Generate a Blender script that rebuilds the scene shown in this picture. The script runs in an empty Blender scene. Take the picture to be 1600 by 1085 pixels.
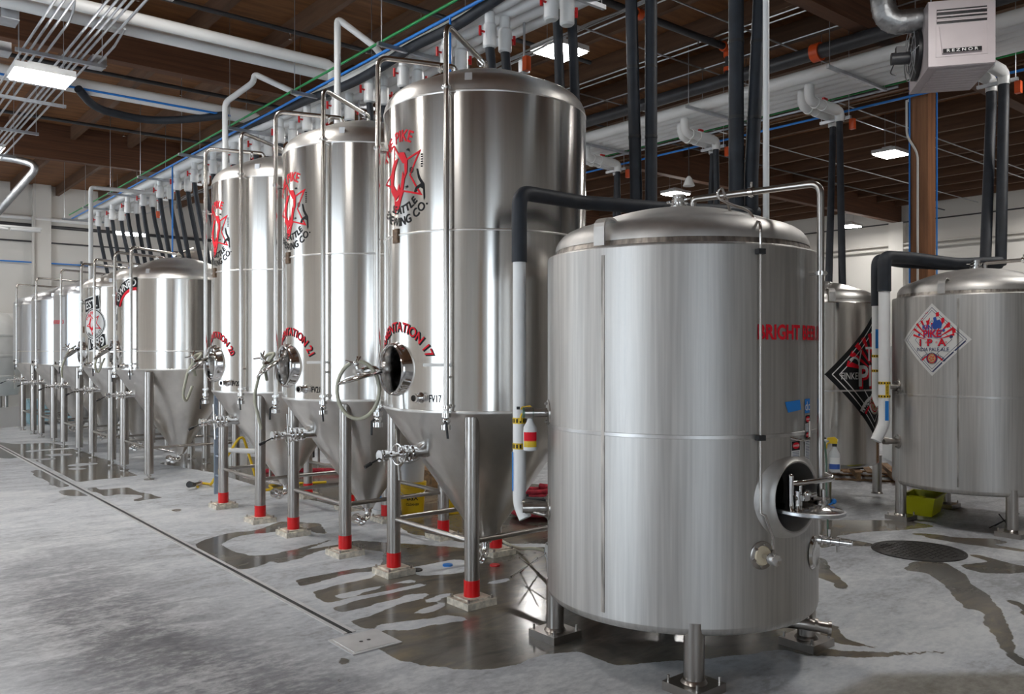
import bpy, bmesh, math, random
import numpy as np
from mathutils import Vector, Matrix
random.seed(7)
C = bpy.context.scene.collection
sc = bpy.context.scene
D2R = math.pi / 180

# ------------------------------------------------------------------ camera, exposure, sky
cam = bpy.data.cameras.new('camera')
cam.sensor_width = 36.0
cam.lens = 36.0 * 1306 / 1600
cam.shift_y = 7.5 / 1600
cam.clip_end = 200
camo = bpy.data.objects.new('camera', cam)
C.objects.link(camo)
camo.location = (0, 0, 1.9)
camo.rotation_euler = (90 * D2R, 0, -39.5 * D2R)
sc.camera = camo
sc.view_settings.view_transform = 'Standard'
sc.view_settings.look = 'None'
sc.view_settings.gamma = 1
sc.view_settings.use_curve_mapping = False
sc.view_settings.exposure = 0.55
sc.cycles.use_denoising = True
sc.cycles.max_bounces = 10
sc.cycles.diffuse_bounces = 5
sc.cycles.glossy_bounces = 6
sc.cycles.sample_clamp_indirect = 8
sc.cycles.caustics_reflective = False
sc.cycles.caustics_refractive = False
w = bpy.data.worlds.new('sky')
sc.world = w
w.use_nodes = True
w.node_tree.nodes['Background'].inputs[0].default_value = (0.78, 0.89, 1.0, 1)
w.node_tree.nodes['Background'].inputs[1].default_value = 3.2
LAMP = 62.0          # radiance of the high-bay lenses

# ------------------------------------------------------------------ materials
def newmat(name):
    m = bpy.data.materials.new(name)
    m.use_nodes = True
    nt = m.node_tree
    return m, nt, nt.nodes['Principled BSDF']

def N(nt, t, **kw):
    n = nt.nodes.new(t)
    for k, v in kw.items():
        if k.startswith('i_'):
            n.inputs[k[2:].replace('_', ' ')].default_value = v
        else:
            setattr(n, k, v)
    return n

def ramp(nt, stops):
    r = nt.nodes.new('ShaderNodeValToRGB')
    e = r.color_ramp.elements
    while len(e) < len(stops):
        e.new(0.5)
    for i, (p, c) in enumerate(stops):
        e[i].position = p
        e[i].color = (*c, 1) if len(c) == 3 else c
    return r

def coords(nt, scale, kind='Object'):
    tc = nt.nodes.new('ShaderNodeTexCoord')
    mp = nt.nodes.new('ShaderNodeMapping')
    mp.inputs['Scale'].default_value = scale
    nt.links.new(tc.outputs[kind], mp.inputs['Vector'])
    return mp.outputs['Vector']

def mat(name, col, rough=0.5, metal=0.0, var=0.0, scale=(6, 6, 6), bump=0.0, spec=None):
    m, nt, b = newmat(name)
    b.inputs['Base Color'].default_value = (*col, 1)
    b.inputs['Roughness'].default_value = rough
    b.inputs['Metallic'].default_value = metal
    if spec is not None:
        b.inputs['Specular IOR Level'].default_value = spec
    if var or bump:
        no = N(nt, 'ShaderNodeTexNoise', i_Scale=1.0, i_Detail=5.0)
        nt.links.new(coords(nt, scale), no.inputs['Vector'])
        if var:
            r = ramp(nt, [(0.3, tuple(c * (1 - var) for c in col)), (0.7, tuple(min(1, c * (1 + var)) for c in col))])
            nt.links.new(no.outputs['Fac'], r.inputs['Fac'])
            nt.links.new(r.outputs['Color'], b.inputs['Base Color'])
        if bump:
            bp = N(nt, 'ShaderNodeBump', i_Strength=bump, i_Distance=0.02)
            nt.links.new(no.outputs['Fac'], bp.inputs['Height'])
            nt.links.new(bp.outputs['Normal'], b.inputs['Normal'])
    return m

def steel(name, col, rough, aniso, wav=0.0, grain=0.0, wscale=(7, 7, 0.35), gscale=(40, 40, 0.6), rot=0.25, rvar=0.0, stain=0.0):
    m, nt, b = newmat(name)
    b.inputs['Metallic'].default_value = 1.0
    b.inputs['Base Color'].default_value = (*col, 1)
    b.inputs['Roughness'].default_value = rough
    if aniso:
        b.inputs['Anisotropic'].default_value = aniso
        b.inputs['Anisotropic Rotation'].default_value = rot
        tg = N(nt, 'ShaderNodeTangent', direction_type='RADIAL', axis='Z')
        nt.links.new(tg.outputs[0], b.inputs['Tangent'])
    if wav:
        no = N(nt, 'ShaderNodeTexNoise', i_Scale=1.0, i_Detail=2.0)
        nt.links.new(coords(nt, wscale), no.inputs['Vector'])
        bp = N(nt, 'ShaderNodeBump', i_Strength=wav, i_Distance=0.05)
        nt.links.new(no.outputs['Fac'], bp.inputs['Height'])
        nt.links.new(bp.outputs['Normal'], b.inputs['Normal'])
    if grain:
        g = N(nt, 'ShaderNodeTexNoise', i_Scale=1.0, i_Detail=6.0)
        nt.links.new(coords(nt, gscale), g.inputs['Vector'])
        r = ramp(nt, [(0.3, tuple(c * (1 - grain) for c in col)), (0.7, tuple(min(1, c * (1 + grain)) for c in col))])
        nt.links.new(g.outputs['Fac'], r.inputs['Fac'])
        nt.links.new(r.outputs['Color'], b.inputs['Base Color'])
        if rvar:
            mr = N(nt, 'ShaderNodeMapRange')
            mr.inputs['To Min'].default_value = rough - rvar
            mr.inputs['To Max'].default_value = rough + rvar
            nt.links.new(g.outputs['Fac'], mr.inputs['Value'])
            nt.links.new(mr.outputs[0], b.inputs['Roughness'])
    return m

M = {}
M['shell'] = steel('polished_steel', (0.70, 0.68, 0.65), 0.19, 0.6, wav=0.10, wscale=(5, 5, 0.12), grain=0.05, gscale=(60, 60, 1.0))
M['dome'] = steel('dome_steel', (0.76, 0.74, 0.71), 0.38, 0.3, wav=0.05, wscale=(3, 3, 3), grain=0.05, gscale=(12, 12, 12))
M['cone'] = steel('cone_steel', (0.70, 0.68, 0.655), 0.30, 0.3, wav=0.12, wscale=(3, 3, 2), grain=0.07, gscale=(8, 8, 3))
M['satin'] = steel('satin_steel', (0.60, 0.61, 0.63), 0.36, 0.45, wav=0.05, grain=0.05, gscale=(30, 30, 0.8))
M['brushed'] = steel('brushed_steel', (0.56, 0.545, 0.525), 0.50, 0.45, wav=0.03, grain=0.14, gscale=(42, 42, 1.1), rvar=0.08)
M['brushed_dome'] = steel('brushed_dome_steel', (0.60, 0.585, 0.565), 0.50, 0.2, grain=0.10, gscale=(9, 9, 14), rvar=0.06)
M['weld'] = steel('weld_steel', (0.62, 0.605, 0.59), 0.40, 0.3, grain=0.2, gscale=(6, 6, 6))
M['grime'] = steel('grimy_steel', (0.40, 0.365, 0.33), 0.42, 0, grain=0.5, gscale=(28, 28, 4))
M['pipe'] = steel('pipe_steel', (0.58, 0.55, 0.52), 0.22, 0)
M['leg'] = steel('leg_steel', (0.42, 0.395, 0.37), 0.28, 0, grain=0.06, gscale=(20, 20, 3))
M['chrome'] = steel('fitting_steel', (0.74, 0.73, 0.72), 0.12, 0)
M['galv'] = steel('galvanised_steel', (0.55, 0.57, 0.60), 0.38, 0, grain=0.10, gscale=(10, 10, 10))
M['duct'] = steel('duct_steel', (0.44, 0.45, 0.46), 0.45, 0, grain=0.18, gscale=(14, 14, 14), wav=0.2, wscale=(9, 9, 9))
M['plate'] = steel('drain_steel', (0.74, 0.74, 0.75), 0.5, 0, grain=0.08, gscale=(9, 9, 9))
M['opening_shade'] = mat('opening_shade_paint', (0.01, 0.01, 0.012), 0.4)  # near-black colour stands in for the shade inside slots and openings
M['pvc'] = mat('white_pvc', (0.88, 0.88, 0.87), 0.35, var=0.05, scale=(3, 3, 3))
M['pvc_jacket'] = mat('white_pipe_jacket', (0.88, 0.88, 0.87), 0.42, var=0.05, scale=(2, 2, 2))
M['foam'] = mat('black_foam', (0.016, 0.020, 0.028), 0.6, var=0.25, scale=(9, 9, 9), bump=0.15)
M['rubber'] = mat('black_rubber', (0.02, 0.02, 0.022), 0.5)
M['blackpipe'] = mat('black_steel_pipe', (0.045, 0.045, 0.05), 0.4, var=0.2)
M['blue'] = mat('blue_air_line', (0.02, 0.22, 0.70), 0.35)
M['green'] = mat('green_line', (0.02, 0.30, 0.08), 0.4)
M['red'] = mat('red_paint', (0.62, 0.012, 0.015), 0.4)
M['redtape'] = mat('red_tape', (0.70, 0.006, 0.008), 0.32)
M['orange'] = mat('orange_paint', (0.75, 0.10, 0.02), 0.4)
M['yellow'] = mat('yellow_plastic', (0.75, 0.50, 0.01), 0.4)
M['lime'] = mat('yellow_green_plastic', (0.62, 0.60, 0.01), 0.4)
M['white'] = mat('white_plastic', (0.78, 0.78, 0.77), 0.4)
M['black'] = mat('black_vinyl', (0.015, 0.015, 0.016), 0.6, spec=0.2)
M['vred'] = mat('red_vinyl', (0.78, 0.014, 0.030), 0.6, spec=0.2)
M['vwhite'] = mat('white_vinyl', (0.82, 0.81, 0.79), 0.4)
M['navy'] = mat('navy_vinyl', (0.02, 0.035, 0.12), 0.4)
M['vblue'] = mat('blue_vinyl', (0.03, 0.10, 0.42), 0.4)
M['gold'] = mat('gold_vinyl', (0.60, 0.42, 0.20), 0.4)
M['tapeblue'] = mat('blue_masking_tape', (0.02, 0.24, 0.72), 0.5)
M['tapewhite'] = mat('clear_tape', (0.72, 0.71, 0.68), 0.35)
M['bronze'] = mat('bronze_plaque', (0.16, 0.10, 0.06), 0.4, metal=0.6, var=0.5, scale=(60, 60, 60))
M['hose'] = mat('beige_hose', (0.50, 0.49, 0.38), 0.3)
M['grout'] = mat('cream_grout', (0.62, 0.57, 0.48), 0.8, var=0.35, scale=(22, 22, 22), bump=0.4)
M['ptfe'] = mat('cream_gasket', (0.72, 0.62, 0.45), 0.5)
M['castiron'] = mat('cast_iron', (0.055, 0.052, 0.05), 0.45, metal=0.5, var=0.35, scale=(14, 14, 14), bump=0.3)
M['brass'] = mat('verdigris_brass', (0.16, 0.26, 0.20), 0.4, metal=0.5)
M['heater'] = mat('heater_enamel', (0.60, 0.53, 0.54), 0.38, var=0.04, scale=(4, 4, 4))
M['heater_dark'] = mat('heater_shadow_enamel', (0.30, 0.24, 0.24), 0.45)
M['wall'] = mat('white_wall_paint', (0.72, 0.70, 0.66), 0.75, var=0.05, scale=(0.5, 0.5, 0.5))
M['wallstrip'] = mat('wall_conduit_paint', (0.66, 0.64, 0.60), 0.6)
M['cyl_blue'] = mat('pale_blue_plastic', (0.36, 0.55, 0.62), 0.5)
M['terry'] = mat('red_rag_cloth', (0.45, 0.03, 0.05), 0.9, var=0.5, scale=(18, 18, 18))
M['pallet'] = mat('pallet_wood', (0.30, 0.18, 0.09), 0.8, var=0.4, scale=(3, 18, 18))
M['tote'] = mat('cloudy_plastic', (0.66, 0.67, 0.66), 0.5, var=0.1, scale=(2, 2, 2))
M['fglass'] = mat('ladder_metal', (0.35, 0.42, 0.52), 0.4, metal=0.6)

def wood(name, dark, light, scale, rough=0.7):
    m, nt, b = newmat(name)
    b.inputs['Roughness'].default_value = rough
    n1 = N(nt, 'ShaderNodeTexNoise', i_Scale=1.0, i_Detail=7.0, i_Roughness=0.65)
    nt.links.new(coords(nt, scale), n1.inputs['Vector'])
    r = ramp(nt, [(0.28, dark), (0.52, tuple((a + c) / 2 for a, c in zip(dark, light))), (0.75, light)])
    nt.links.new(n1.outputs['Fac'], r.inputs['Fac'])
    nt.links.new(r.outputs['Color'], b.inputs['Base Color'])
    return m
M['beam'] = wood('glulam_beam_wood', (0.06, 0.023, 0.011), (0.19, 0.078, 0.034), (0.7, 5, 22))
M['joist'] = wood('joist_wood', (0.07, 0.033, 0.018), (0.17, 0.088, 0.046), (6, 0.8, 10))
M['deck'] = wood('plywood_deck', (0.12, 0.048, 0.017), (0.31, 0.135, 0.048), (1.2, 9, 1))
M['post'] = wood('timber_post', (0.16, 0.065, 0.028), (0.40, 0.18, 0.08), (14, 14, 0.7))

m, nt, b = newmat('lamp_lens')
b.inputs['Base Color'].default_value = (0.9, 0.9, 0.9, 1)
b.inputs['Emission Color'].default_value = (1.0, 0.97, 0.93, 1)
b.inputs['Emission Strength'].default_value = LAMP
M['lens'] = m

def floor_mat():
    m, nt, b = newmat('wet_concrete')
    L = nt.links.new
    at = N(nt, 'ShaderNodeAttribute', attribute_name='wet')
    v1 = coords(nt, (0.8, 1.0, 1)); v2 = coords(nt, (3.0, 3.8, 1)); v3 = coords(nt, (20, 23, 1))
    n1 = N(nt, 'ShaderNodeTexNoise', i_Scale=1.0, i_Detail=7.0, i_Roughness=0.65)
    nt.links.new(coords(nt, scale), n1.inputs['Vector'])
    r = ramp(nt, [(0.28, dark), (0.52, tuple((a + c) / 2 for a, c in zip(dark, light))), (0.75, light)])
    nt.links.new(n1.outputs['Fac'], r.inputs['Fac'])
    nt.links.new(r.outputs['Color'], b.inputs['Base Color'])
    return m
M['beam'] = wood('glulam_beam_wood', (0.06, 0.023, 0.011), (0.19, 0.078, 0.034), (0.7, 5, 22))
M['joist'] = wood('joist_wood', (0.07, 0.033, 0.018), (0.17, 0.088, 0.046), (6, 0.8, 10))
M['deck'] = wood('plywood_deck', (0.12, 0.048, 0.017), (0.31, 0.135, 0.048), (1.2, 9, 1))
M['post'] = wood('timber_post', (0.16, 0.065, 0.028), (0.40, 0.18, 0.08), (14, 14, 0.7))

m, nt, b = newmat('lamp_lens')
b.inputs['Base Color'].default_value = (0.9, 0.9, 0.9, 1)
b.inputs['Emission Color'].default_value = (1.0, 0.97, 0.93, 1)
b.inputs['Emission Strength'].default_value = LAMP
M['lens'] = m

def floor_mat():
    m, nt, b = newmat('wet_concrete')
    L = nt.links.new
    at = N(nt, 'ShaderNodeAttribute', attribute_name='wet')
    v1 = coords(nt, (0.55, 0.9, 1)); v2 = coords(nt, (2.2, 4.5, 1)); v3 = coords(nt, (14, 22, 1))
    n1 = N(nt, 'ShaderNodeTexNoise', i_Scale=1.0, i_Detail=6.0, i_Roughness=0.6, i_Distortion=0.6); L(v1, n1.inputs['Vector'])
    n2 = N(nt, 'ShaderNodeTexNoise', i_Scale=1.0, i_Detail=7.0, i_Roughness=0.65, i_Distortion=0.8); L(v2, n2.inputs['Vector'])
    n3 = N(nt, 'ShaderNodeTexNoise', i_Scale=1.0, i_Detail=5.0, i_Roughness=0.7); L(v3, n3.inputs['Vector'])
    mx = N(nt, 'ShaderNodeMix', data_type='FLOAT'); mx.inputs[0].default_value = 0.5
    L(n1.outputs['Fac'], mx.inputs[2]); L(n2.outputs['Fac'], mx.inputs[3])
    mx2 = N(nt, 'ShaderNodeMix', data_type='FLOAT'); mx2.inputs[0].default_value = 0.30
    L(mx.outputs[0], mx2.inputs[2]); L(n3.outputs['Fac'], mx2.inputs[3])
    # the trafficked side of the drain is greyer, the washed side is paler
    at2 = N(nt, 'ShaderNodeAttribute', attribute_name='worn')
    dry_a = ramp(nt, [(0.42, (0.12, 0.12, 0.135)), (0.49, (0.20, 0.20, 0.215)), (0.55, (0.40, 0.405, 0.42)), (0.62, (0.62, 0.63, 0.64))])
    dry_b = ramp(nt, [(0.40, (0.42, 0.43, 0.45)), (0.47, (0.62, 0.65, 0.69)), (0.57, (0.78, 0.80, 0.82))])
    L(mx2.outputs[0], dry_a.inputs['Fac']); L(mx2.outputs[0], dry_b.inputs['Fac'])
    dm = N(nt, 'ShaderNodeMix', data_type='RGBA')
    L(at2.outputs['Fac'], dm.inputs[0]); L(dry_b.outputs['Color'], dm.inputs[6]); L(dry_a.outputs['Color'], dm.inputs[7])
    wetc = ramp(nt, [(0.38, (0.09, 0.086, 0.080)), (0.50, (0.165, 0.152, 0.130)), (0.62, (0.27, 0.22, 0.155))])
    L(mx.outputs[0], wetc.inputs['Fac'])
    # ragged puddle edge
    ad = N(nt, 'ShaderNodeMath', operation='MULTIPLY_ADD'); L(n2.outputs['Fac'], ad.inputs[0]); ad.inputs[1].default_value = 0.5; ad.inputs[2].default_value = -0.25
    ad3 = N(nt, 'ShaderNodeMath', operation='MULTIPLY_ADD'); L(n3.outputs['Fac'], ad3.inputs[0]); ad3.inputs[1].default_value = 0.35; ad3.inputs[2].default_value = -0.175
    s1 = N(nt, 'ShaderNodeMath', operation='ADD'); L(ad.outputs[0], s1.inputs[0]); L(at.outputs['Fac'], s1.inputs[1])
    s2 = N(nt, 'ShaderNodeMath', operation='ADD'); L(s1.outputs[0], s2.inputs[0]); L(ad3.outputs[0], s2.inputs[1])
    mr = N(nt, 'ShaderNodeMapRange', interpolation_type='SMOOTHSTEP'); L(s2.outputs[0], mr.inputs['Value'])
    mr.inputs['From Min'].default_value = 0.44; mr.inputs['From Max'].default_value = 0.56
    cm = N(nt, 'ShaderNodeMix', data_type='RGBA'); L(mr.outputs[0], cm.inputs[0]); L(dm.outputs[2], cm.inputs[6]); L(wetc.outputs['Color'], cm.inputs[7])
    at3 = N(nt, 'ShaderNodeAttribute', attribute_name='slab')
    slc = ramp(nt, [(0.40, (0.20, 0.185, 0.155)), (0.60, (0.42, 0.40, 0.36))]); L(mx2.outputs[0], slc.inputs['Fac'])
    sm_ = N(nt, 'ShaderNodeMix', data_type='RGBA'); L(at3.outputs['Fac'], sm_.inputs[0]); L(cm.outputs[2], sm_.inputs[6]); L(slc.outputs['Color'], sm_.inputs[7])
    L(sm_.outputs[2], b.inputs['Base Color'])
    rr = N(nt, 'ShaderNodeMix', data_type='FLOAT'); L(mr.outputs[0], rr.inputs[0]); rr.inputs[2].default_value = 0.55; rr.inputs[3].default_value = 0.15
    L(rr.outputs[0], b.inputs['Roughness'])
    dryb = N(nt, 'ShaderNodeMath', operation='SUBTRACT'); dryb.inputs[0].default_value = 1.0; L(mr.outputs[0], dryb.inputs[1])
    bs = N(nt, 'ShaderNodeMath', operation='MULTIPLY'); L(dryb.outputs[0], bs.inputs[0]); bs.inputs[1].default_value = 0.10
    bp = N(nt, 'ShaderNodeBump', i_Distance=0.01); L(n3.outputs['Fac'], bp.inputs['Height']); L(bs.outputs[0], bp.inputs['Strength'])
    L(bp.outputs['Normal'], b.inputs['Normal'])
    return m
M['floor'] = floor_mat()

# ------------------------------------------------------------------ mesh helpers
def fillet(pts, rad, n=5):
    pts = [Vector(p) for p in pts]
    out = [pts[0]]
    for i in range(1, len(pts) - 1):
        a, p, c = pts[i - 1], pts[i], pts[i + 1]
        d1, d2 = (a - p), (c - p)
        r = min(rad, d1.length * 0.49, d2.length * 0.49)
        q1, q2 = p + d1.normalized() * r, p + d2.normalized() * r
        for k in range(n + 1):
            t = k / n
            out.append(q1 * (1 - t) ** 2 + p * 2 * t * (1 - t) + q2 * t ** 2)
    out.append(pts[-1])
    return out

class MB:
    def __init__(s):
        s.b = bmesh.new()
        s.mi = 0
    def _faces(s, rings, closed=False, caps=True):
        n = len(rings[0])
        R = len(rings)
        for i in range(R if closed else R - 1):
            a, c = rings[i], rings[(i + 1) % R]
            for k in range(n):
                f = s.b.faces.new((a[k], a[(k + 1) % n], c[(k + 1) % n], c[k]))
                f.material_index = s.mi
        if caps and not closed:
            for r, rev in ((rings[0], True), (rings[-1], False)):
                f = s.b.faces.new(list(reversed(r)) if rev else r)
                f.material_index = s.mi
    def box(s, c, d, rz=0, M4=None):
        m = Matrix.Translation(Vector(c)) @ Matrix.Rotation(rz, 4, 'Z') if M4 is None else M4 @ Matrix.Translation(Vector(c))
        v = [s.b.verts.new(m @ Vector((x * d[0] / 2, y * d[1] / 2, z * d[2] / 2))) for x in (-1, 1) for y in (-1, 1) for z in (-1, 1)]
        for q in ((0, 1, 3, 2), (4, 6, 7, 5), (0, 4, 5, 1), (2, 3, 7, 6), (0, 2, 6, 4), (1, 5, 7, 3)):
            f = s.b.faces.new([v[i] for i in q])
            f.material_index = s.mi
        return s
    def tube(s, path, r, n=10, closed=False, caps=True):
        path = [Vector(p) for p in path]
        K = len(path)
        rs = r if isinstance(r, (list, tuple)) else [r] * K
        up = None
        rings = []
        for i, p in enumerate(path):
            if closed:
                t = path[(i + 1) % K] - path[i - 1]
            else:
                t = path[min(i + 1, K - 1)] - path[max(i - 1, 0)]
            t.normalize()
            if up is None:
                up = t.orthogonal().normalized()
            up = (up - t * up.dot(t))
            if up.length < 1e-6:
                up = t.orthogonal()
            up.normalize()
            sd = t.cross(up)
            rings.append([s.b.verts.new(p + (up * math.cos(2 * math.pi * k / n) + sd * math.sin(2 * math.pi * k / n)) * rs[i]) for k in range(n)])
        s._faces(rings, closed, caps)
        return s
    def cyl(s, p0, p1, r, r2=None, n=16):
        return s.tube([p0, p1], [r, r if r2 is None else r2], n)
    def lathe(s, prof, n=48, M4=None, caps=False, closed=False):
        m = M4 or Matrix.Identity(4)
        rings = []
        for (r, z) in prof:
            rings.append([s.b.verts.new(m @ Vector((max(r, 1e-4) * math.cos(2 * math.pi * k / n), max(r, 1e-4) * math.sin(2 * math.pi * k / n), z))) for k in range(n)])
        s._faces(rings, closed, caps)
        return s
    def ball(s, c, r, n=10, sz=1.0):
        prof = [(r * math.sin(math.pi * i / n), -r * sz * math.cos(math.pi * i / n)) for i in range(n + 1)]
        return s.lathe(prof, n * 2, Matrix.Translation(Vector(c)))
    def prism(s, poly, h, M4):
        lo = [s.b.verts.new(M4 @ Vector((x, y, 0))) for x, y in poly]
        hi = [s.b.verts.new(M4 @ Vector((x, y, h))) for x, y in poly]
        n = len(poly)
        for f in [list(reversed(lo)), hi] + [[lo[i], lo[(i + 1) % n], hi[(i + 1) % n], hi[i]] for i in range(n)]:
            g = s.b.faces.new(f)
            g.material_index = s.mi
        return s
    def build(s, name, mats, parent=None, ang=38, normals=True):
        me = bpy.data.meshes.new(name)
        if normals:
            bmesh.ops.recalc_face_normals(s.b, faces=s.b.faces[:])
        s.b.to_mesh(me)
        s.b.free()
        for x in (mats if isinstance(mats, (list, tuple)) else [mats]):
            me.materials.append(M[x] if isinstance(x, str) else x)
        me.polygons.foreach_set('use_smooth', [True] * len(me.polygons))
        me.set_sharp_from_angle(angle=ang * D2R)
        o = bpy.data.objects.new(name, me)
        C.objects.link(o)
        if parent is not None:
            o.parent = parent
        return o

def empty(name, loc=(0, 0, 0), rz=0, label=None, cat=None, group=None):
    o = bpy.data.objects.new(name, None)
    o.empty_display_size = 0.2
    C.objects.link(o)
    o.location = loc
    o.rotation_euler = (0, 0, rz)
    if label:
        tag(o, label, cat, group)
    return o

def tag(o, label=None, cat=None, group=None, kind=None):
    if label: o['label'] = label
    if cat: o['category'] = cat
    if group: o['group'] = group
    if kind: o['kind'] = kind
    return o

def struct(name, mb, m, label=None):
    o = mb.build(name, m)
    o['kind'] = 'structure'
    return o

def copy_tree(o, parent=None):
    c = o.copy()
    C.objects.link(c)
    if parent is not None:
        c.parent = parent
    for ch in list(o.children):
        copy_tree(ch, c)
    return c

def P(r, az, z):
    return Vector((r * math.cos(az * D2R), r * math.sin(az * D2R), z))

def axis_m(origin, direction):
    d = Vector(direction).normalized()
    q = Vector((0, 0, 1)).rotation_difference(d)
    return Matrix.Translation(Vector(origin)) @ q.to_matrix().to_4x4()

ORD = ['first', 'second', 'third', 'fourth', 'fifth', 'sixth', 'seventh', 'eighth', 'ninth', 'tenth', 'eleventh', 'twelfth', 'thirteenth', 'fourteenth', 'fifteenth', 'sixteenth', 'seventeenth', 'eighteenth', 'nineteenth', 'twentieth']

# ------------------------------------------------------------------ flat decals wrapped on a cylinder
_tc = {}
def text2d(body, size, bold=0.0, sx=1.0):
    """triangles of a line of lettering, centred at the origin: (verts, faces)"""
    key = (body, size, bold, sx)
    if key in _tc:
        return _tc[key]
    cu = bpy.data.curves.new('lettering', 'FONT')
    cu.body = body
    cu.size = size
    cu.offset = bold * size
    cu.resolution_u = 3
    ob = bpy.data.objects.new('lettering', cu)
    me = bpy.data.meshes.new_from_object(ob)
    v = [(p.co.x * sx, p.co.y) for p in me.vertices]
    f = [tuple(p.vertices) for p in me.polygons]
    bpy.data.objects.remove(ob)
    bpy.data.curves.remove(cu)
    bpy.data.meshes.remove(me)
    if v:
        x0, x1 = min(p[0] for p in v), max(p[0] for p in v)
        y0, y1 = min(p[1] for p in v), max(p[1] for p in v)
        v = [(x - (x0 + x1) / 2, y - (y0 + y1) / 2) for x, y in v]
    _tc[key] = (v, f)
    return v, f

def T(body, size, mi, at=(0, 0), rot=0, bold=0.02, sx=1.0, lay=0):
    v, f = text2d(body, size, bold, sx)
    c, s_ = math.cos(rot * D2R), math.sin(rot * D2R)
    return ([(at[0] + x * c - y * s_, at[1] + x * s_ + y * c) for x, y in v], f, mi, lay)

def ARC(body, size, mi, r, mid, up=True, bold=0.02, sx=1.0, lay=0, at=(0, 0)):
    """lettering bent on a circle of radius r about at, centred on the angle mid (degrees)"""
    v, f = text2d(body, size, bold, sx)
    out = []
    for x, y in v:
        if up:
            a = mid * D2R - x / r
            q = r + y
        else:
            a = mid * D2R + x / r
            q = r - y
        out.append((at[0] + q * math.cos(a), at[1] + q * math.sin(a)))
    return (out, f, mi, lay)

def POLY(pts, mi, lay=0):
    return (list(pts), [tuple(range(len(pts)))], mi, lay)

def RING(r0, r1, mi, at=(0, 0), lay=0, n=32, a0=0, a1=360):
    full = abs(a1 - a0) >= 360
    k = n if full else n + 1
    v = []
    for i in range(k):
        a = (a0 + (a1 - a0) * i / n) * D2R
        v += [(at[0] + r0 * math.cos(a), at[1] + r0 * math.sin(a)), (at[0] + r1 * math.cos(a), at[1] + r1 * math.sin(a))]
    f = [(2 * i, 2 * i + 1, (2 * i + 3) % (2 * k), (2 * i + 2) % (2 * k)) for i in range(n)]
    return (v, f, mi, lay)

def DISC(r, mi, at=(0, 0), lay=0, n=28):
    return POLY([(at[0] + r * math.cos(2 * math.pi * i / n), at[1] + r * math.sin(2 * math.pi * i / n)) for i in range(n)], mi, lay)

def STAR(ro, ri, wd, rot, mi, at=(0, 0), lay=0, gap=()):
    o, i_ = [], []
    for k in range(10):
        a = (rot + 36 * k) * D2R
        r = ro if k % 2 == 0 else ri
        q = (ro - wd * 2.6) if k % 2 == 0 else (ri - wd * 0.9)
        o.append((at[0] + r * math.cos(a), at[1] + r * math.sin(a)))
        i_.append((at[0] + q * math.cos(a), at[1] + q * math.sin(a)))
    v = o + i_
    f = [(k, (k + 1) % 10, 10 + (k + 1) % 10, 10 + k) for k in range(10) if k not in gap]
    return (v, f, mi, lay)

def LINE(p, q, wd, mi, lay=0):
    p, q = Vector(p), Vector(q)
    d = (q - p).normalized() * wd / 2
    n = Vector((-d.y, d.x))
    return POLY([tuple(p - n), tuple(q - n), tuple(q + n), tuple(p + n)], mi, lay)

def rotated(shape, deg):
    v, f, mi, lay = shape
    c, s_ = math.cos(deg * D2R), math.sin(deg * D2R)
    return ([(x * c - y * s_, x * s_ + y * c) for x, y in v], f, mi, lay)

def decal(name, mats, shapes, parent, R, az, z, label=None, lift=0.0025, step=0.05):
    b = bmesh.new()
    lay = b.verts.layers.float.new('lay')
    for v, f, mi, ly in shapes:
        vs = []
        for x, y in v:
            q = b.verts.new((x, y, 0))
            q[lay] = ly
            vs.append(q)
        for t in f:
            try:
                g = b.faces.new([vs[i] for i in t])
                g.material_index = mi
            except ValueError:
                pass
    big = [g for g in b.faces if len(g.verts) > 4]
    if big:
        bmesh.ops.triangulate(b, faces=big)
    xs = [v.co.x for v in b.verts]
    x = min(xs) + step
    while x < max(xs):
        bmesh.ops.bisect_plane(b, geom=b.verts[:] + b.edges[:] + b.faces[:], plane_co=(x, 0, 0), plane_no=(1, 0, 0))
        x += step
    for v in b.verts:
        a = az * D2R + v.co.x / R
        r = R + lift + 0.0012 * v[lay]
        v.co = (r * math.cos(a), r * math.sin(a), z + v.co.y)
    b.normal_update()
    for f in b.faces:
        c = f.calc_center_median()
        if f.normal.x * c.x + f.normal.y * c.y < 0:
            f.normal_flip()
    me = bpy.data.meshes.new(name)
    b.to_mesh(me)
    b.free()
    for x in mats:
        me.materials.append(M[x])
    o = bpy.data.objects.new(name, me)
    C.objects.link(o)
    o.parent = parent
    if label: o['label'] = label
    return o
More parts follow.
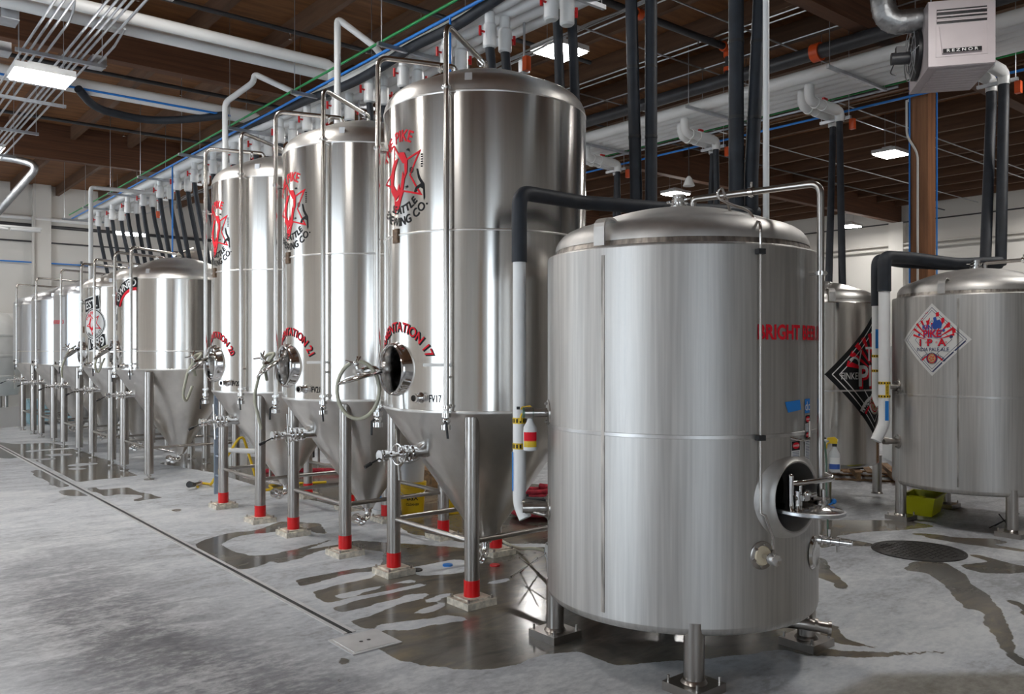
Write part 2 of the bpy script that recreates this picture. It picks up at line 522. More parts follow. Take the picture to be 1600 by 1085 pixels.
# ------------------------------------------------------------------ the room
X0, X1, Y0, Y1 = -6.0, 26.4, -7.0, 27.5
ZD = 6.75                      # underside of the roof deck
WET_AND_SHADE = [[(3.22,7.34),(3.51,7.42),(4.16,7.47),(4.48,7.03),(4.84,6.45),(5.46,6.04),(6.12,5.39),(6.35,3.95),(5.13,3.08),(4.84,2.97),(4.20,3.23),(3.70,3.51),(3.70,3.82),(3.50,3.93),(3.22,3.91),(3.06,3.95),(2.95,4.06),(2.80,4.25),(2.74,4.44),(2.73,4.71),(2.91,4.71),(2.86,5.21),(2.94,5.82),(3.02,6.57),(2.80,6.36)],  # puddle outlines; under the front tank the dark also stands in for its shadow
[(2.82,8.32),(3.00,8.51),(3.26,8.64),(3.56,8.60),(3.96,8.87),(4.25,8.50),(3.96,7.64),(3.28,7.34),(2.93,7.10),(2.79,7.16),(2.78,8.08)],
[(2.80,20.39),(3.24,20.18),(3.71,19.41),(3.79,18.19),(3.82,16.70),(3.86,15.61),(3.77,14.44),(3.73,13.55),(3.30,13.48),(2.85,13.45),(2.86,14.81),(2.87,15.99),(2.85,16.90),(2.75,17.22),(2.53,17.16),(2.40,17.51)],
[(2.56,15.15),(2.69,15.29),(2.74,14.54),(2.69,13.99),(2.71,13.10),(2.55,13.02),(2.51,13.42),(2.56,13.93),(2.49,14.40)],
[(2.44,12.69),(2.57,12.79),(2.68,12.72),(2.71,12.40),(2.73,12.05),(2.49,12.16)],
[(2.85,12.81),(2.97,12.74),(2.91,12.44),(3.07,12.49),(3.31,12.47),(3.28,12.00),(3.37,11.72),(3.41,11.30),(3.29,11.27),(3.07,11.22),(3.06,11.40),(3.23,11.45),(3.25,11.69),(3.05,11.92),(2.84,11.84),(2.86,12.14),(2.82,12.45)],
[(3.20,10.34),(3.30,10.40),(3.37,10.31),(3.24,10.18)],
[(7.59,3.54),(7.25,3.44),(7.31,3.25),(7.07,3.03),(6.59,2.69),(6.44,2.62),(6.46,2.58),(6.63,2.62),(6.48,2.49),(6.24,2.41),(6.12,2.30),(5.78,2.11),(5.62,1.99),(5.58,1.89),(5.65,1.91),(5.80,2.05),(6.22,2.21),(6.60,2.40),(6.76,2.51),(7.06,2.69),(7.29,2.91),(7.53,3.04),(7.83,3.35)],
[(8.30,3.39),(8.33,3.21),(8.25,3.00),(8.20,2.75),(8.06,2.70),(7.83,2.82),(7.67,2.95),(7.71,3.09),(7.79,3.20),(8.02,3.15),(8.12,3.07),(8.20,3.20)],
[(8.76,4.14),(8.91,3.97),(8.97,3.68),(9.18,3.46),(9.15,3.30),(9.04,3.27),(8.89,3.38),(8.90,2.98),(8.82,2.96),(8.72,3.43),(8.72,3.65),(8.71,3.89),(8.66,4.07)],
[(8.04,4.54),(8.04,4.21),(8.03,4.08),(7.91,4.05),(7.63,4.32),(7.41,4.33),(8.58,5.15),(9.43,4.45),(9.34,4.08),(8.92,4.21),(8.46,4.44),(8.25,4.46)],
[(7.07,4.25),(7.11,4.09),(6.74,3.82),(6.47,3.53),(6.31,3.45),(6.26,3.52),(6.40,3.61),(6.46,3.79),(6.48,3.90)],
[(5.00,3.06),(4.94,2.87),(4.98,2.80),(5.28,2.50),(5.53,2.34),(5.52,2.31),(5.43,2.34),(5.19,2.48),(5.00,2.62),(4.72,2.89),(4.75,3.03)],
[(5.33,3.10),(5.48,3.04),(5.48,2.99),(5.34,2.98),(5.22,2.88),(5.24,2.70),(5.29,2.51),(5.18,2.67),(5.10,2.86),(5.10,2.97)],
[(4.41,14.74),(4.76,13.00),(4.75,11.04),(4.87,9.39),(5.04,8.46),(4.72,7.40),(4.97,6.62),(5.55,6.14),(8.00,8.71),(7.11,11.53),(5.45,16.25)],
[(2.33,5.50),(2.37,5.43),(2.35,5.38),(2.31,5.43)],
[(2.26,4.38),(2.32,4.39),(2.35,4.32),(2.30,4.33),(2.25,4.30)],
[(2.48,4.72),(2.54,4.63),(2.50,4.57),(2.39,4.52),(2.41,4.60)],
[(3.29,4.01),(3.31,3.93),(3.30,3.87),(3.24,3.87),(3.22,3.92)],
[(7.00,2.57),(7.03,2.49),(6.96,2.40),(6.86,2.32),(6.62,2.24),(6.68,2.33),(6.88,2.41)]]
DRY = [[(2.79,6.24),(2.79,5.99),(2.96,6.12),(3.22,6.15),(3.56,6.18),(3.73,6.30),(3.51,6.42),(3.17,6.34)],
[(3.06,5.90),(3.06,5.79),(3.20,5.81),(3.40,5.85),(3.60,5.89),(3.77,5.81),(3.84,5.88),(3.77,5.91),(3.47,5.94),(3.25,5.94)],
[(2.79,5.68),(2.91,5.63),(3.16,5.68),(3.40,5.70),(3.69,5.70),(3.83,5.70),(3.74,5.77),(3.52,5.78),(3.28,5.75),(3.02,5.77)],
[(2.79,5.53),(2.79,5.28),(3.02,5.29),(3.32,5.39),(3.57,5.40),(3.73,5.52),(3.52,5.55),(3.29,5.52),(3.04,5.47)],
[(3.26,5.15),(3.42,5.06),(3.58,5.13),(3.65,5.23),(3.49,5.21)],
[(3.48,5.31),(3.56,5.27),(3.75,5.33),(3.91,5.37),(3.81,5.42),(3.61,5.37)],
[(2.93,5.08),(2.92,4.98),(3.09,4.84),(3.24,4.84),(3.56,4.76),(3.49,4.96),(3.37,4.94),(3.24,5.00),(3.08,5.06)],
[(2.81,5.07),(2.88,5.04),(2.91,5.09),(2.85,5.10)],
[(2.93,7.10),(3.35,7.15),(3.67,7.33),(3.92,7.30),(4.11,6.89),(3.82,6.47),(3.56,6.51),(3.31,6.51),(3.08,6.54),(2.82,6.41),(2.77,6.51)],
[(3.94,6.26),(3.89,5.97),(4.05,5.87),(4.24,5.81),(4.51,6.09),(4.47,6.23),(4.22,6.25)],
[(4.14,5.45),(4.23,5.37),(4.42,5.37),(4.47,5.42),(4.24,5.46)],
[(3.04,8.19),(3.28,8.42),(3.49,8.44),(3.96,8.30),(4.05,7.74),(3.61,7.55),(3.25,7.48),(3.06,7.55),(3.02,7.87)],
[(3.16,15.54),(3.39,15.67),(3.62,15.54),(3.60,15.39),(3.34,15.29),(3.16,15.34)],
[(3.07,15.11),(3.22,15.09),(3.35,14.88),(3.20,14.81),(3.07,14.92)],
[(2.98,18.30),(3.30,18.37),(3.77,18.32),(3.76,18.14),(3.30,18.10),(2.96,18.05)],
[(3.15,17.38),(3.41,17.42),(3.61,17.13),(3.45,16.98),(3.18,17.11)],
[(2.87,16.77),(3.12,16.79),(3.25,16.61),(3.07,16.53),(2.88,16.60)],
[(2.88,20.48),(3.35,20.43),(3.67,19.76),(3.46,19.62),(3.02,19.85)],
[(8.29,4.48),(8.48,4.37),(8.72,4.12),(8.79,3.92),(8.32,4.03),(8.10,4.25)]]

def build_floor():
    xs = np.concatenate([np.linspace(X0, 2.2, 20)[:-1], np.arange(2.2, 12.6, 0.04), np.linspace(12.6, X1, 20)])
    ys = np.concatenate([np.linspace(Y0, 1.5, 20)[:-1], np.arange(1.5, 9.2, 0.04), np.arange(9.2, 21.5, 0.06), np.linspace(21.5, Y1, 10)])
    XX, YY = np.meshgrid(xs, ys, indexing='xy')
    px, py = XX.ravel(), YY.ravel()
    def inside(poly):
        r = np.zeros(px.shape, bool)
        n = len(poly)
        for i in range(n):
            x1, y1 = poly[i]; x2, y2 = poly[(i + 1) % n]
            if y1 == y2: continue
            c = ((y1 > py) != (y2 > py)) & (px < (x2 - x1) * (py - y1) / (y2 - y1) + x1)
            r ^= c
        return r
    wet = np.zeros(px.shape)
    for q in WET_AND_SHADE: wet[inside(q)] = 1
    for q in DRY: wet[inside(q)] = 0
    wet = wet.reshape(XX.shape)
    for _ in range(2):
        p = np.pad(wet, 1, mode='edge')
        wet = (p[:-2, 1:-1] + p[2:, 1:-1] + p[1:-1, :-2] + p[1:-1, 2:] + 2 * p[1:-1, 1:-1]) / 6
    lane = 1.75 + 0.22 * np.sin(py * 0.7) - 0.03 * (py - 6)
    worn = np.exp(-((px - lane) / 0.62) ** 2) * np.clip((10.5 - py) / 4.0, 0, 1)
    worn = np.maximum(worn, 0.55 * np.exp(-((px - 2.6) / 0.9) ** 2 - ((py - 3.2) / 1.0) ** 2))
    worn = np.maximum(worn, 0.30 * np.clip((px - 6) / 2, 0, 1))
    worn = np.clip(worn + 0.12, 0, 1)
    slab = inside([(4.28, 2.43), (4.78, 2.45), (5.48, 1.89), (7.82, -0.04), (5.23, -0.03), (3.64, 2.41)]).astype(float).reshape(XX.shape)
    for _ in range(2):
        p = np.pad(slab, 1, mode='edge')
        slab = (p[:-2, 1:-1] + p[2:, 1:-1] + p[1:-1, :-2] + p[1:-1, 2:] + 2 * p[1:-1, 1:-1]) / 6
    slab = slab.ravel()
    nx, ny = len(xs), len(ys)
    me = bpy.data.meshes.new('floor')
    idx = np.arange(nx * ny).reshape(ny, nx)
    q = np.stack([idx[:-1, :-1], idx[:-1, 1:], idx[1:, 1:], idx[1:, :-1]], -1).reshape(-1, 4)
    me.vertices.add(nx * ny)
    me.vertices.foreach_set('co', np.stack([px, py, np.zeros_like(px)], -1).ravel())
    me.loops.add(q.size)
    me.loops.foreach_set('vertex_index', q.ravel())
    me.polygons.add(len(q))
    me.polygons.foreach_set('loop_start', np.arange(0, q.size, 4))
    me.polygons.foreach_set('loop_total', np.full(len(q), 4))
    me.update(calc_edges=True)
    for nm, arr in (('wet', wet.ravel()), ('worn', worn), ('slab', slab)):
        a = me.attributes.new(nm, 'FLOAT', 'POINT')
        a.data.foreach_set('value', arr.astype(np.float32))
    me.materials.append(M['floor'])
    o = bpy.data.objects.new('floor', me)
    C.objects.link(o)
    o['kind'] = 'structure'
build_floor()

struct('ceiling', MB().box(((X0 + X1) / 2, (Y0 + Y1) / 2, ZD + 0.06), (X1 - X0 + 0.6, Y1 - Y0 + 0.6, 0.12)), 'deck')
BEAMS = [-1.9, 5.4, 12.7, 20.0]
for yb in BEAMS:
    struct('ceiling_beam', MB().box(((X0 + X1) / 2, yb, 6.375), (X1 - X0, 0.20, 0.75)), 'beam')
edges = [Y0] + BEAMS + [Y1]
for k in range(28):
    xj = -5.05 + 1.15 * k
    mb = MB()
    for a, c in zip(edges[:-1], edges[1:]):
        mb.box((xj, (a + c) / 2, 6.61), (0.09, c - a - 0.2, 0.28))
    struct('ceiling_joist', mb, 'joist')
H = 7.0
mb = MB()
mb.box(((X0 + X1) / 2, Y1 + 0.15, ZD / 2), (X1 - X0 + 0.6, 0.3, ZD))
struct('wall_back', mb, 'wall')
mb = MB()
mb.box((X1 + 0.15, (Y0 + Y1) / 2, ZD / 2), (0.3, Y1 - Y0, ZD))
struct('wall_right', mb, 'wall')
def wall_open(name, axis, at, lo, hi, ops):
    """wall with openings: ops = [(from, to, height)]"""
    mb = MB()
    cur = lo
    for a, c, h in ops:
        for s0, s1, z0, z1 in ((cur, a, 0, ZD), (a, c, h, ZD)):
            if axis == 'x': mb.box((at, (s0 + s1) / 2, (z0 + z1) / 2), (0.3, s1 - s0, z1 - z0))
            else: mb.box(((s0 + s1) / 2, at, (z0 + z1) / 2), (s1 - s0, 0.3, z1 - z0))
        cur = c
    if axis == 'x': mb.box((at, (cur + hi) / 2, ZD / 2), (0.3, hi - cur, ZD))
    else: mb.box(((cur + hi) / 2, at, ZD / 2), (hi - cur, 0.3, ZD))
    struct(name, mb, 'wall')
wall_open('wall_left', 'x', X0 - 0.15, Y0, Y1, [(2.0, 6.5, 4.4), (14.5, 20.5, 4.6)])
wall_open('wall_front', 'y', Y0 - 0.15, X0, X1, [(-4.5, -1.0, 4.0)])  # unseen opening, added to let light onto the tank fronts
# pilasters and wall seams
n = 0
for xp in (-2.3, 4.9, 12.2, 19.5):
    n += 1
    struct('trim_%d' % n, MB().box((xp, Y1 - 0.09, ZD / 2), (0.46, 0.18, ZD)), 'wall')
for yp in (5.4, 12.7, 20.0):
    n += 1
    struct('trim_%d' % n, MB().box((X1 - 0.09, yp, 3.0), (0.18, 0.46, 6.0)), 'wall')
struct('tan_reflector', MB().box((X0 + 0.03, -5.2, 2.1), (0.06, 2.2, 4.2)), 'pallet')  # unseen tan panel, added so its reflection streaks the largest tank
# timber post under the beam
post = struct('timber_column', MB().box((11.95, 5.40, 3.0), (0.24, 0.24, 6.0)), 'post')

# ------------------------------------------------------------------ lamps
def lamp(x, y, label, z=5.80):
    t = empty('high_bay_light', (x, y, z), 0, label, 'ceiling light', 'high bay lights')
    MB().box((0, 0, 0.05), (0.60, 0.48, 0.07)).box((0, 0, 0.115), (0.30, 0.2, 0.06)).build('housing', 'white', t)
    MB().box((0, 0, 0.004), (0.56, 0.44, 0.022)).build('lens', 'lens', t)
    for sx in (-1, 1):
        mb = MB()
        mb.cyl((sx * 0.22, 0, 0.08), (sx * 0.22, 0, ZD - z), 0.004, n=6)
        mb.build('hanging_wire', 'galv', t)
LN = {(2.4, 13.4): 'white high bay light glowing in front of the ceiling conduits',
      (7.4, 8.0): 'bright high bay light behind two black hoses above the tallest tank',
      (16.3, 8.0): 'high bay light hanging beside the timber column',
      (16.3, 13.4): 'high bay light glowing behind the nearest tank top fitting',
      (2.4, 18.8): 'high bay light cut by the edge above the far tanks',
      (24.7, 13.4): 'high bay light near the far wall below the big beam end',
      (24.7, 8.0): 'high bay light at the far wall beyond the hose pair'}
for lx, ly in ((-2.6, 2.7), (-2.6, 8.0), (-2.6, 13.4), (-2.6, 18.8), (-2.6, 24.2), (2.4, 8.0), (2.4, 13.4), (2.4, 18.8), (2.4, 24.2),
               (12.0, 2.7), (7.4, 2.7), (7.4, 8.0), (7.4, 13.4), (7.4, 18.8), (16.3, 8.0), (16.3, 13.4), (16.3, 18.8), (24.7, 8.0), (24.7, 13.4), (24.7, 18.8)):  # first lamp here is added out of view to brighten the right floor
    if (lx, ly) == (2.4, 13.4):
        lamp(1.885, 10.55, LN[(lx, ly)], 4.95)
        continue
    lamp(lx, ly, LN.get((lx, ly), 'assumed high bay ceiling light out of view over the brewery floor'))
def tube_lamp(x, y, z, ln, label, lit):
    t = empty('tube_light', (x, y, z), 0, label, 'tube light')
    MB().box((0, 0, 0.03), (ln, 0.10, 0.05)).build('housing', 'white', t)
    mb = MB()
    for s_ in (-1, 1):
        mb.cyl((s_ * 0.03, 0, -0.03), (s_ * (ln / 2 - 0.03), 0, -0.03), 0.045, n=12)
    mb.build('tube', 'lens' if lit else 'white', t)
    for sx in (-1, 1):
        MB().cyl((sx * ln * 0.4, 0, 0.05), (sx * ln * 0.4, 0, ZD - z), 0.004, n=6).build('hanging_wire', 'galv', t)
tube_lamp(6.55, 24.5, 5.18, 0.85, 'lit double tube light hanging before the back wall', True)
tube_lamp(3.75, 25.2, 5.15, 1.5, 'unlit white tube light hanging before the back wall', False)
# ------------------------------------------------------------------ tanks
def shell_mb(R, z0, z1, holes=(), n=160):
    zs = {z0, z1}
    k = max(4, int((z1 - z0) / 0.25))
    for i in range(k + 1): zs.add(z0 + (z1 - z0) * i / k)
    for az, z, r in holes:
        for i in range(-12, 13): zs.add(z + i * (r + 0.02) / 12)
    zs = sorted(q for q in zs if z0 - 1e-6 <= q <= z1 + 1e-6)
    zz = [zs[0]]
    for q in zs[1:]:
        if q - zz[-1] > 0.006: zz.append(q)
    zz[-1] = z1
    mb = MB()
    rows = [[mb.b.verts.new(P(R, 360.0 * i / n, q)) for i in range(n)] for q in zz]
    for a, c in zip(rows[:-1], rows[1:]):
        for i in range(n):
            j = (i + 1) % n
            az = 360.0 * (i + 0.5) / n
            zc = (a[i].co.z + c[i].co.z) / 2
            if any(math.hypot(((az - h[0] + 180) % 360 - 180) * D2R * R, zc - h[1]) < h[2] for h in holes):
                continue
            mb.b.faces.new((a[i], a[j], c[j], c[i]))
    return mb

def dome_prof(R, z, H, n=14, kn=0.55):
    pr = []
    for i in range(n + 1):
        t = i / n * math.pi / 2
        pr.append((R * math.cos(t) ** kn if i < n else 0.0, z + H * math.sin(t) ** 1.0))
    # blend the knuckle towards a shallow crown
    out = []
    for r, zz in pr:
        out.append((r, zz))
    return out

def crown_prof(R, z, H, knuckle, n=10):
    """shallow crown with a rounded knuckle: profile from the rim to the axis"""
    out = []
    hk = H * 0.52
    for i in range(7):
        t = i / 6 * 78 * D2R
        out.append((R - knuckle + knuckle * math.cos(t), z + hk * math.sin(t)))
    r1, z1 = out[-1]
    for i in range(1, n + 1):
        u = i / n
        r = r1 * (1 - u)
        out.append((r, z1 + (z + H - z1) * (1 - (r / r1) ** 2)))
    return out

def ferrule(mb, p, d, r, h=0.02):
    d = Vector(d).normalized()
    p = Vector(p)
    mb.cyl(p - d * h / 2, p + d * h / 2, r, n=14)

def clamp(name, parent, p, d, r):
    """hinged pipe clamp: two rims, a wing nut and its bolt"""
    mb = MB()
    p = Vector(p); d = Vector(d).normalized()
    o = d.orthogonal().normalized()
    ferrule(mb, p, d, r * 1.55, 0.022)
    ferrule(mb, p, d, r * 1.75, 0.010)
    q = p + o * r * 2.0
    mb.box(q, (0.022, 0.022, 0.03))
    mb.cyl(q - d.cross(o) * 0.03, q + d.cross(o) * 0.04, 0.005, n=6)
    return mb.build(name, 'chrome', parent)

def neck(parent, R, az, z, ri, out=0.05, wd=0.030, name='manway_collar', flare=0.025):
    M4 = axis_m(P(R, az, z), P(1, az, 0))
    pr = [(ri, -0.16), (ri, out - 0.012), (ri + 0.006, out), (ri + wd * 0.45, out + 0.004), (ri + wd * 0.85, out - 0.008), (ri + wd, out - 0.03),
          (ri + wd + flare * 0.4, -0.01), (ri + wd + flare, -0.05)]
    return MB().lathe(pr, 48, M4).build(name, 'chrome', parent)

def manway_door(parent, c, nrm, r, arm_to, knob_h=0.11):
    """dished door plate with its stud, star handle and swing arm"""
    c = Vector(c)
    M4 = axis_m(c, nrm)
    pr = [(0, 0.028), (r * 0.55, 0.024), (r * 0.85, 0.008), (r * 0.97, 0.0), (r, -0.008), (r * 0.97, -0.016), (r * 0.8, -0.006), (0, 0.010)]
    dr = MB().lathe(pr, 40, M4).build('manway_door', 'chrome', parent)
    mb = MB()
    top = M4 @ Vector((0, 0, knob_h))
    mb.cyl(M4 @ Vector((0, 0, 0.01)), top, 0.014, n=10)
    mb.ball(top, 0.024, 6)
    for k in range(3):
        a = (k * 120 + 20) * D2R
        mb.cyl(top, M4 @ Vector((0.075 * math.cos(a), 0.075 * math.sin(a), knob_h + 0.045)), 0.011, 0.008, n=8)
    mb.build('star_handle', 'chrome', dr)
    mb = MB()
    mid = M4 @ Vector((0, 0, knob_h * 0.45))
    mb.tube(fillet([mid, (mid + Vector(arm_to)) / 2 + Vector((0, 0, 0.03)), arm_to], 0.06), 0.013, 8)
    mb.box(mid, (0.07, 0.05, 0.03))
    mb.build('swing_arm', 'chrome', dr)
    return dr

def pattern_emblem():
    """star, lettering and plume; the figure inside the star is left as plain sweeps"""
    S = []
    S.append(STAR(0.30, 0.125, 0.017, 38, 0, lay=0))
    S.append(ARC('THE PIKE', 0.125, 0, 0.325, 108, True, 0.02, 1.0))
    S.append(ARC('SEATTLE', 0.085, 1, 0.255, 278, False, 0.02, 1.0, 1))
    S.append(ARC('BREWING CO.', 0.095, 1, 0.345, 274, False, 0.015, 0.95, 1))
    # red sweeps
    for pts in ([(-0.02, 0.20), (0.05, 0.19), (0.09, 0.12), (0.085, 0.03), (0.04, -0.04), (0.055, 0.03), (0.05, 0.10), (0.0, 0.15)],
                [(-0.10, 0.14), (-0.03, 0.16), (-0.09, 0.06), (-0.11, -0.04), (-0.05, -0.10), (-0.02, -0.04), (0.0, -0.12), (-0.07, -0.17), (-0.15, -0.09), (-0.16, 0.04)],
                [(0.03, 0.05), (0.055, -0.02), (0.03, -0.13), (-0.02, -0.24), (-0.08, -0.26), (-0.09, -0.18), (-0.03, -0.17), (0.0, -0.09)]):
        S.append(POLY(pts, 0, 1))
    S.append(POLY([(0.07, 0.20), (0.10, 0.215), (0.115, 0.18), (0.10, 0.195)], 1, 2))
    # black plume
    S.append(POLY([(0.19, 0.04), (0.20, 0.045), (0.22, -0.02), (0.265, -0.08), (0.272, -0.18), (0.262, -0.21), (0.255, -0.12), (0.22, -0.10), (0.175, -0.14), (0.165, -0.13), (0.185, -0.095), (0.235, -0.075), (0.205, -0.03)], 1, 2))
    S.append(RING(0.017, 0.022, 1, (0.135, 0.04), 1, 16))
    S.append(T('R', 0.03, 1, (0.135, 0.04), 0, 0.01, 1, 1))
    S.append(T('TM', 0.03, 1, (0.075, -0.085), 15, 0.01, 1, 1))
    for k in range(6):
        S.append(POLY([(0.235, 0.05 + 0.018 * k), (0.25, 0.052 + 0.018 * k), (0.249, 0.062 + 0.018 * k), (0.234, 0.060 + 0.018 * k)], 1, 1))
    return S

def cip_pipe(t, R, az, zb, zt, end, rp=0.022, clampz=None, valve=True, mt='pipe'):
    """vertical cleaning pipe with its bend over the crown, standoffs, clamps and the valve at its foot"""
    rr = R + 0.065
    b, q = P(rr, az, zb), P(rr, az, zt)
    p = MB().tube(fillet([b, q, Vector(end), Vector(end) - Vector((0, 0, 0.10))], 0.09, 6), rp, 12).build('cleaning_pipe', mt, t)
    if clampz: clamp('pipe_clamp', p, P(rr, az, clampz), (0, 0, 1), rp)
    clamp('pipe_clamp', p, P(rr, az, zb + 0.03), (0, 0, 1), rp)
    e = Vector(end)
    d = (q - e).normalized()
    clamp('pipe_clamp', p, e + Vector((0, 0, -0.02)) + d * 0.14, d, rp)
    mb = MB()
    for zz in ([clampz - 0.03] if clampz else []) + [zb + 0.25]:
        mb.cyl(P(R - 0.005, az, zz), P(rr, az, zz), 0.010, n=8)
    mb.build('pipe_bracket', mt, p)
    if valve:
        mb = MB()
        mb.cyl(P(rr, az, zb + 0.02), P(rr, az, zb - 0.11), rp * 0.95, n=10)
        ferrule(mb, P(rr, az, zb - 0.03), (0, 0, 1), rp * 1.7, 0.03)
        ferrule(mb, P(rr, az, zb - 0.12), (0, 0, 1), rp * 1.9, 0.035)
        mb.ball(P(rr, az, zb - 0.075), rp * 1.45, 6)
        v = mb.build('drain_valve', 'chrome', p)
        mb = MB()
        mb.tube([P(rr + 0.03, az, zb - 0.075), P(rr + 0.055, az + 1.2, zb - 0.09), P(rr + 0.06, az + 2.0, zb - 0.20)], 0.009, 8)
        mb.build('valve_handle', 'rubber', v)
    return p

def racking_valve(t, r0, z, az, ln, rp=0.045, bend=True):
    """outlet elbow on the cone with a butterfly valve and its long handles"""
    a, c = P(r0, az, z), P(r0 + ln, az, z)
    d = (c - a).normalized()
    sd = Vector((-d.y, d.x, 0))
    mb = MB()
    p1 = a + d * ln * 0.30
    mb.tube(fillet([a - d * 0.05, p1, p1 + Vector((0, 0, -0.005))], 0.02), rp, 14)
    mb.cyl(a - d * 0.02 + Vector((0, 0, 0.10)), p1 - d * 0.03, rp * 0.85, n=12)
    ferrule(mb, p1, d, rp * 1.35, 0.025)
    v = mb.build('racking_outlet', 'chrome', t)
    mb = MB()
    mb.cyl(p1, a + d * ln * 0.58, rp * 0.7, n=12)
    ferrule(mb, a + d * ln * 0.42, d, rp * 1.5, 0.018)
    ferrule(mb, a + d * ln * 0.52, d, rp * 1.5, 0.018)
    mb.cyl(a + d * ln * 0.52, c, rp * 0.45, n=10)
    ferrule(mb, a + d * ln * 0.74, d, rp * 0.75, 0.03)
    ferrule(mb, a + d * ln * 0.88, d, rp * 0.95, 0.03)
    ferrule(mb, a + d * ln * 0.98, d, rp * 1.0, 0.02)
    ring = []
    q = a + d * ln * 0.62
    for k in range(20):
        an = 2 * math.pi * k / 20
        ring.append(q + (sd * math.cos(an) + Vector((0, 0, 1)) * math.sin(an)) * rp * 1.8)
    mb.tube(ring, 0.006, 6, closed=True)
    bv = mb.build('butterfly_valve', 'chrome', v)
    mb = MB()
    q = a + d * ln * 0.62
    mb.cyl(q + Vector((0, 0, 0.20)) - sd * 0.03, q - Vector((0, 0, 0.20)) + sd * 0.02, 0.007, n=6)
    mb.build('valve_handle', 'chrome', bv)
    mb = MB()
    q = a + d * ln * 0.90
    e = q + d * 0.16 + Vector((0, 0, -0.07))
    mb.cyl(q, e, 0.007, n=6)
    mb.cyl(q + (e - q) * 0.72, e + (e - q) * 0.06, 0.015, n=8)
    mb.build('valve_handle', ['rubber'], bv)
    return v

def legs(t, off, top, r=0.0575, red=True, foot=0.0, mt='leg', zbr=0.47, pad=0.27):
    for sx in (-1, 1):
        for sy in (-1, 1):
            x, y = sx * off, sy * off
            zb = 0.05 if red else 0.09
            l = MB().cyl((x, y, zb), (x, y, top), r, n=20).build('leg', mt, t)
            if red:
                MB().cyl((x, y, 0.055), (x, y, 0.185), r + 0.004, n=20).build('tape_band', 'redtape', l)
                mb = MB().box((x, y, 0.025), (pad, pad, 0.05))
                mb.box((x, y, 0.056), (pad * 0.72, pad * 0.72, 0.012))
                p = mb.build('foot_pad', 'grout', l)
                for bx in (-1, 1):
                    for by in (-1, 1):
                        MB().cyl((x + bx * pad * 0.40, y + by * pad * 0.40, 0.045), (x + bx * pad * 0.40, y + by * pad * 0.40, 0.075), 0.010, n=6).build('anchor_bolt', 'leg', p)
            else:
                mb = MB().cyl((x, y, 0.0), (x, y, 0.012), 0.07, n=16).cyl((x, y, 0.012), (x, y, zb + 0.01), 0.018, n=10).cyl((x, y, 0.05), (x, y, 0.068), 0.032, n=6)
                mb.build('levelling_foot', 'leg', l)
    for (a, c) in (((-1, -1), (-1, 1)), ((-1, -1), (1, -1)), ((1, -1), (1, 1)), ((-1, 1), (1, 1))):
        MB().cyl((a[0] * off, a[1] * off, zbr), (c[0] * off, c[1] * off, zbr), 0.021, n=12).build('leg_brace', mt, t)

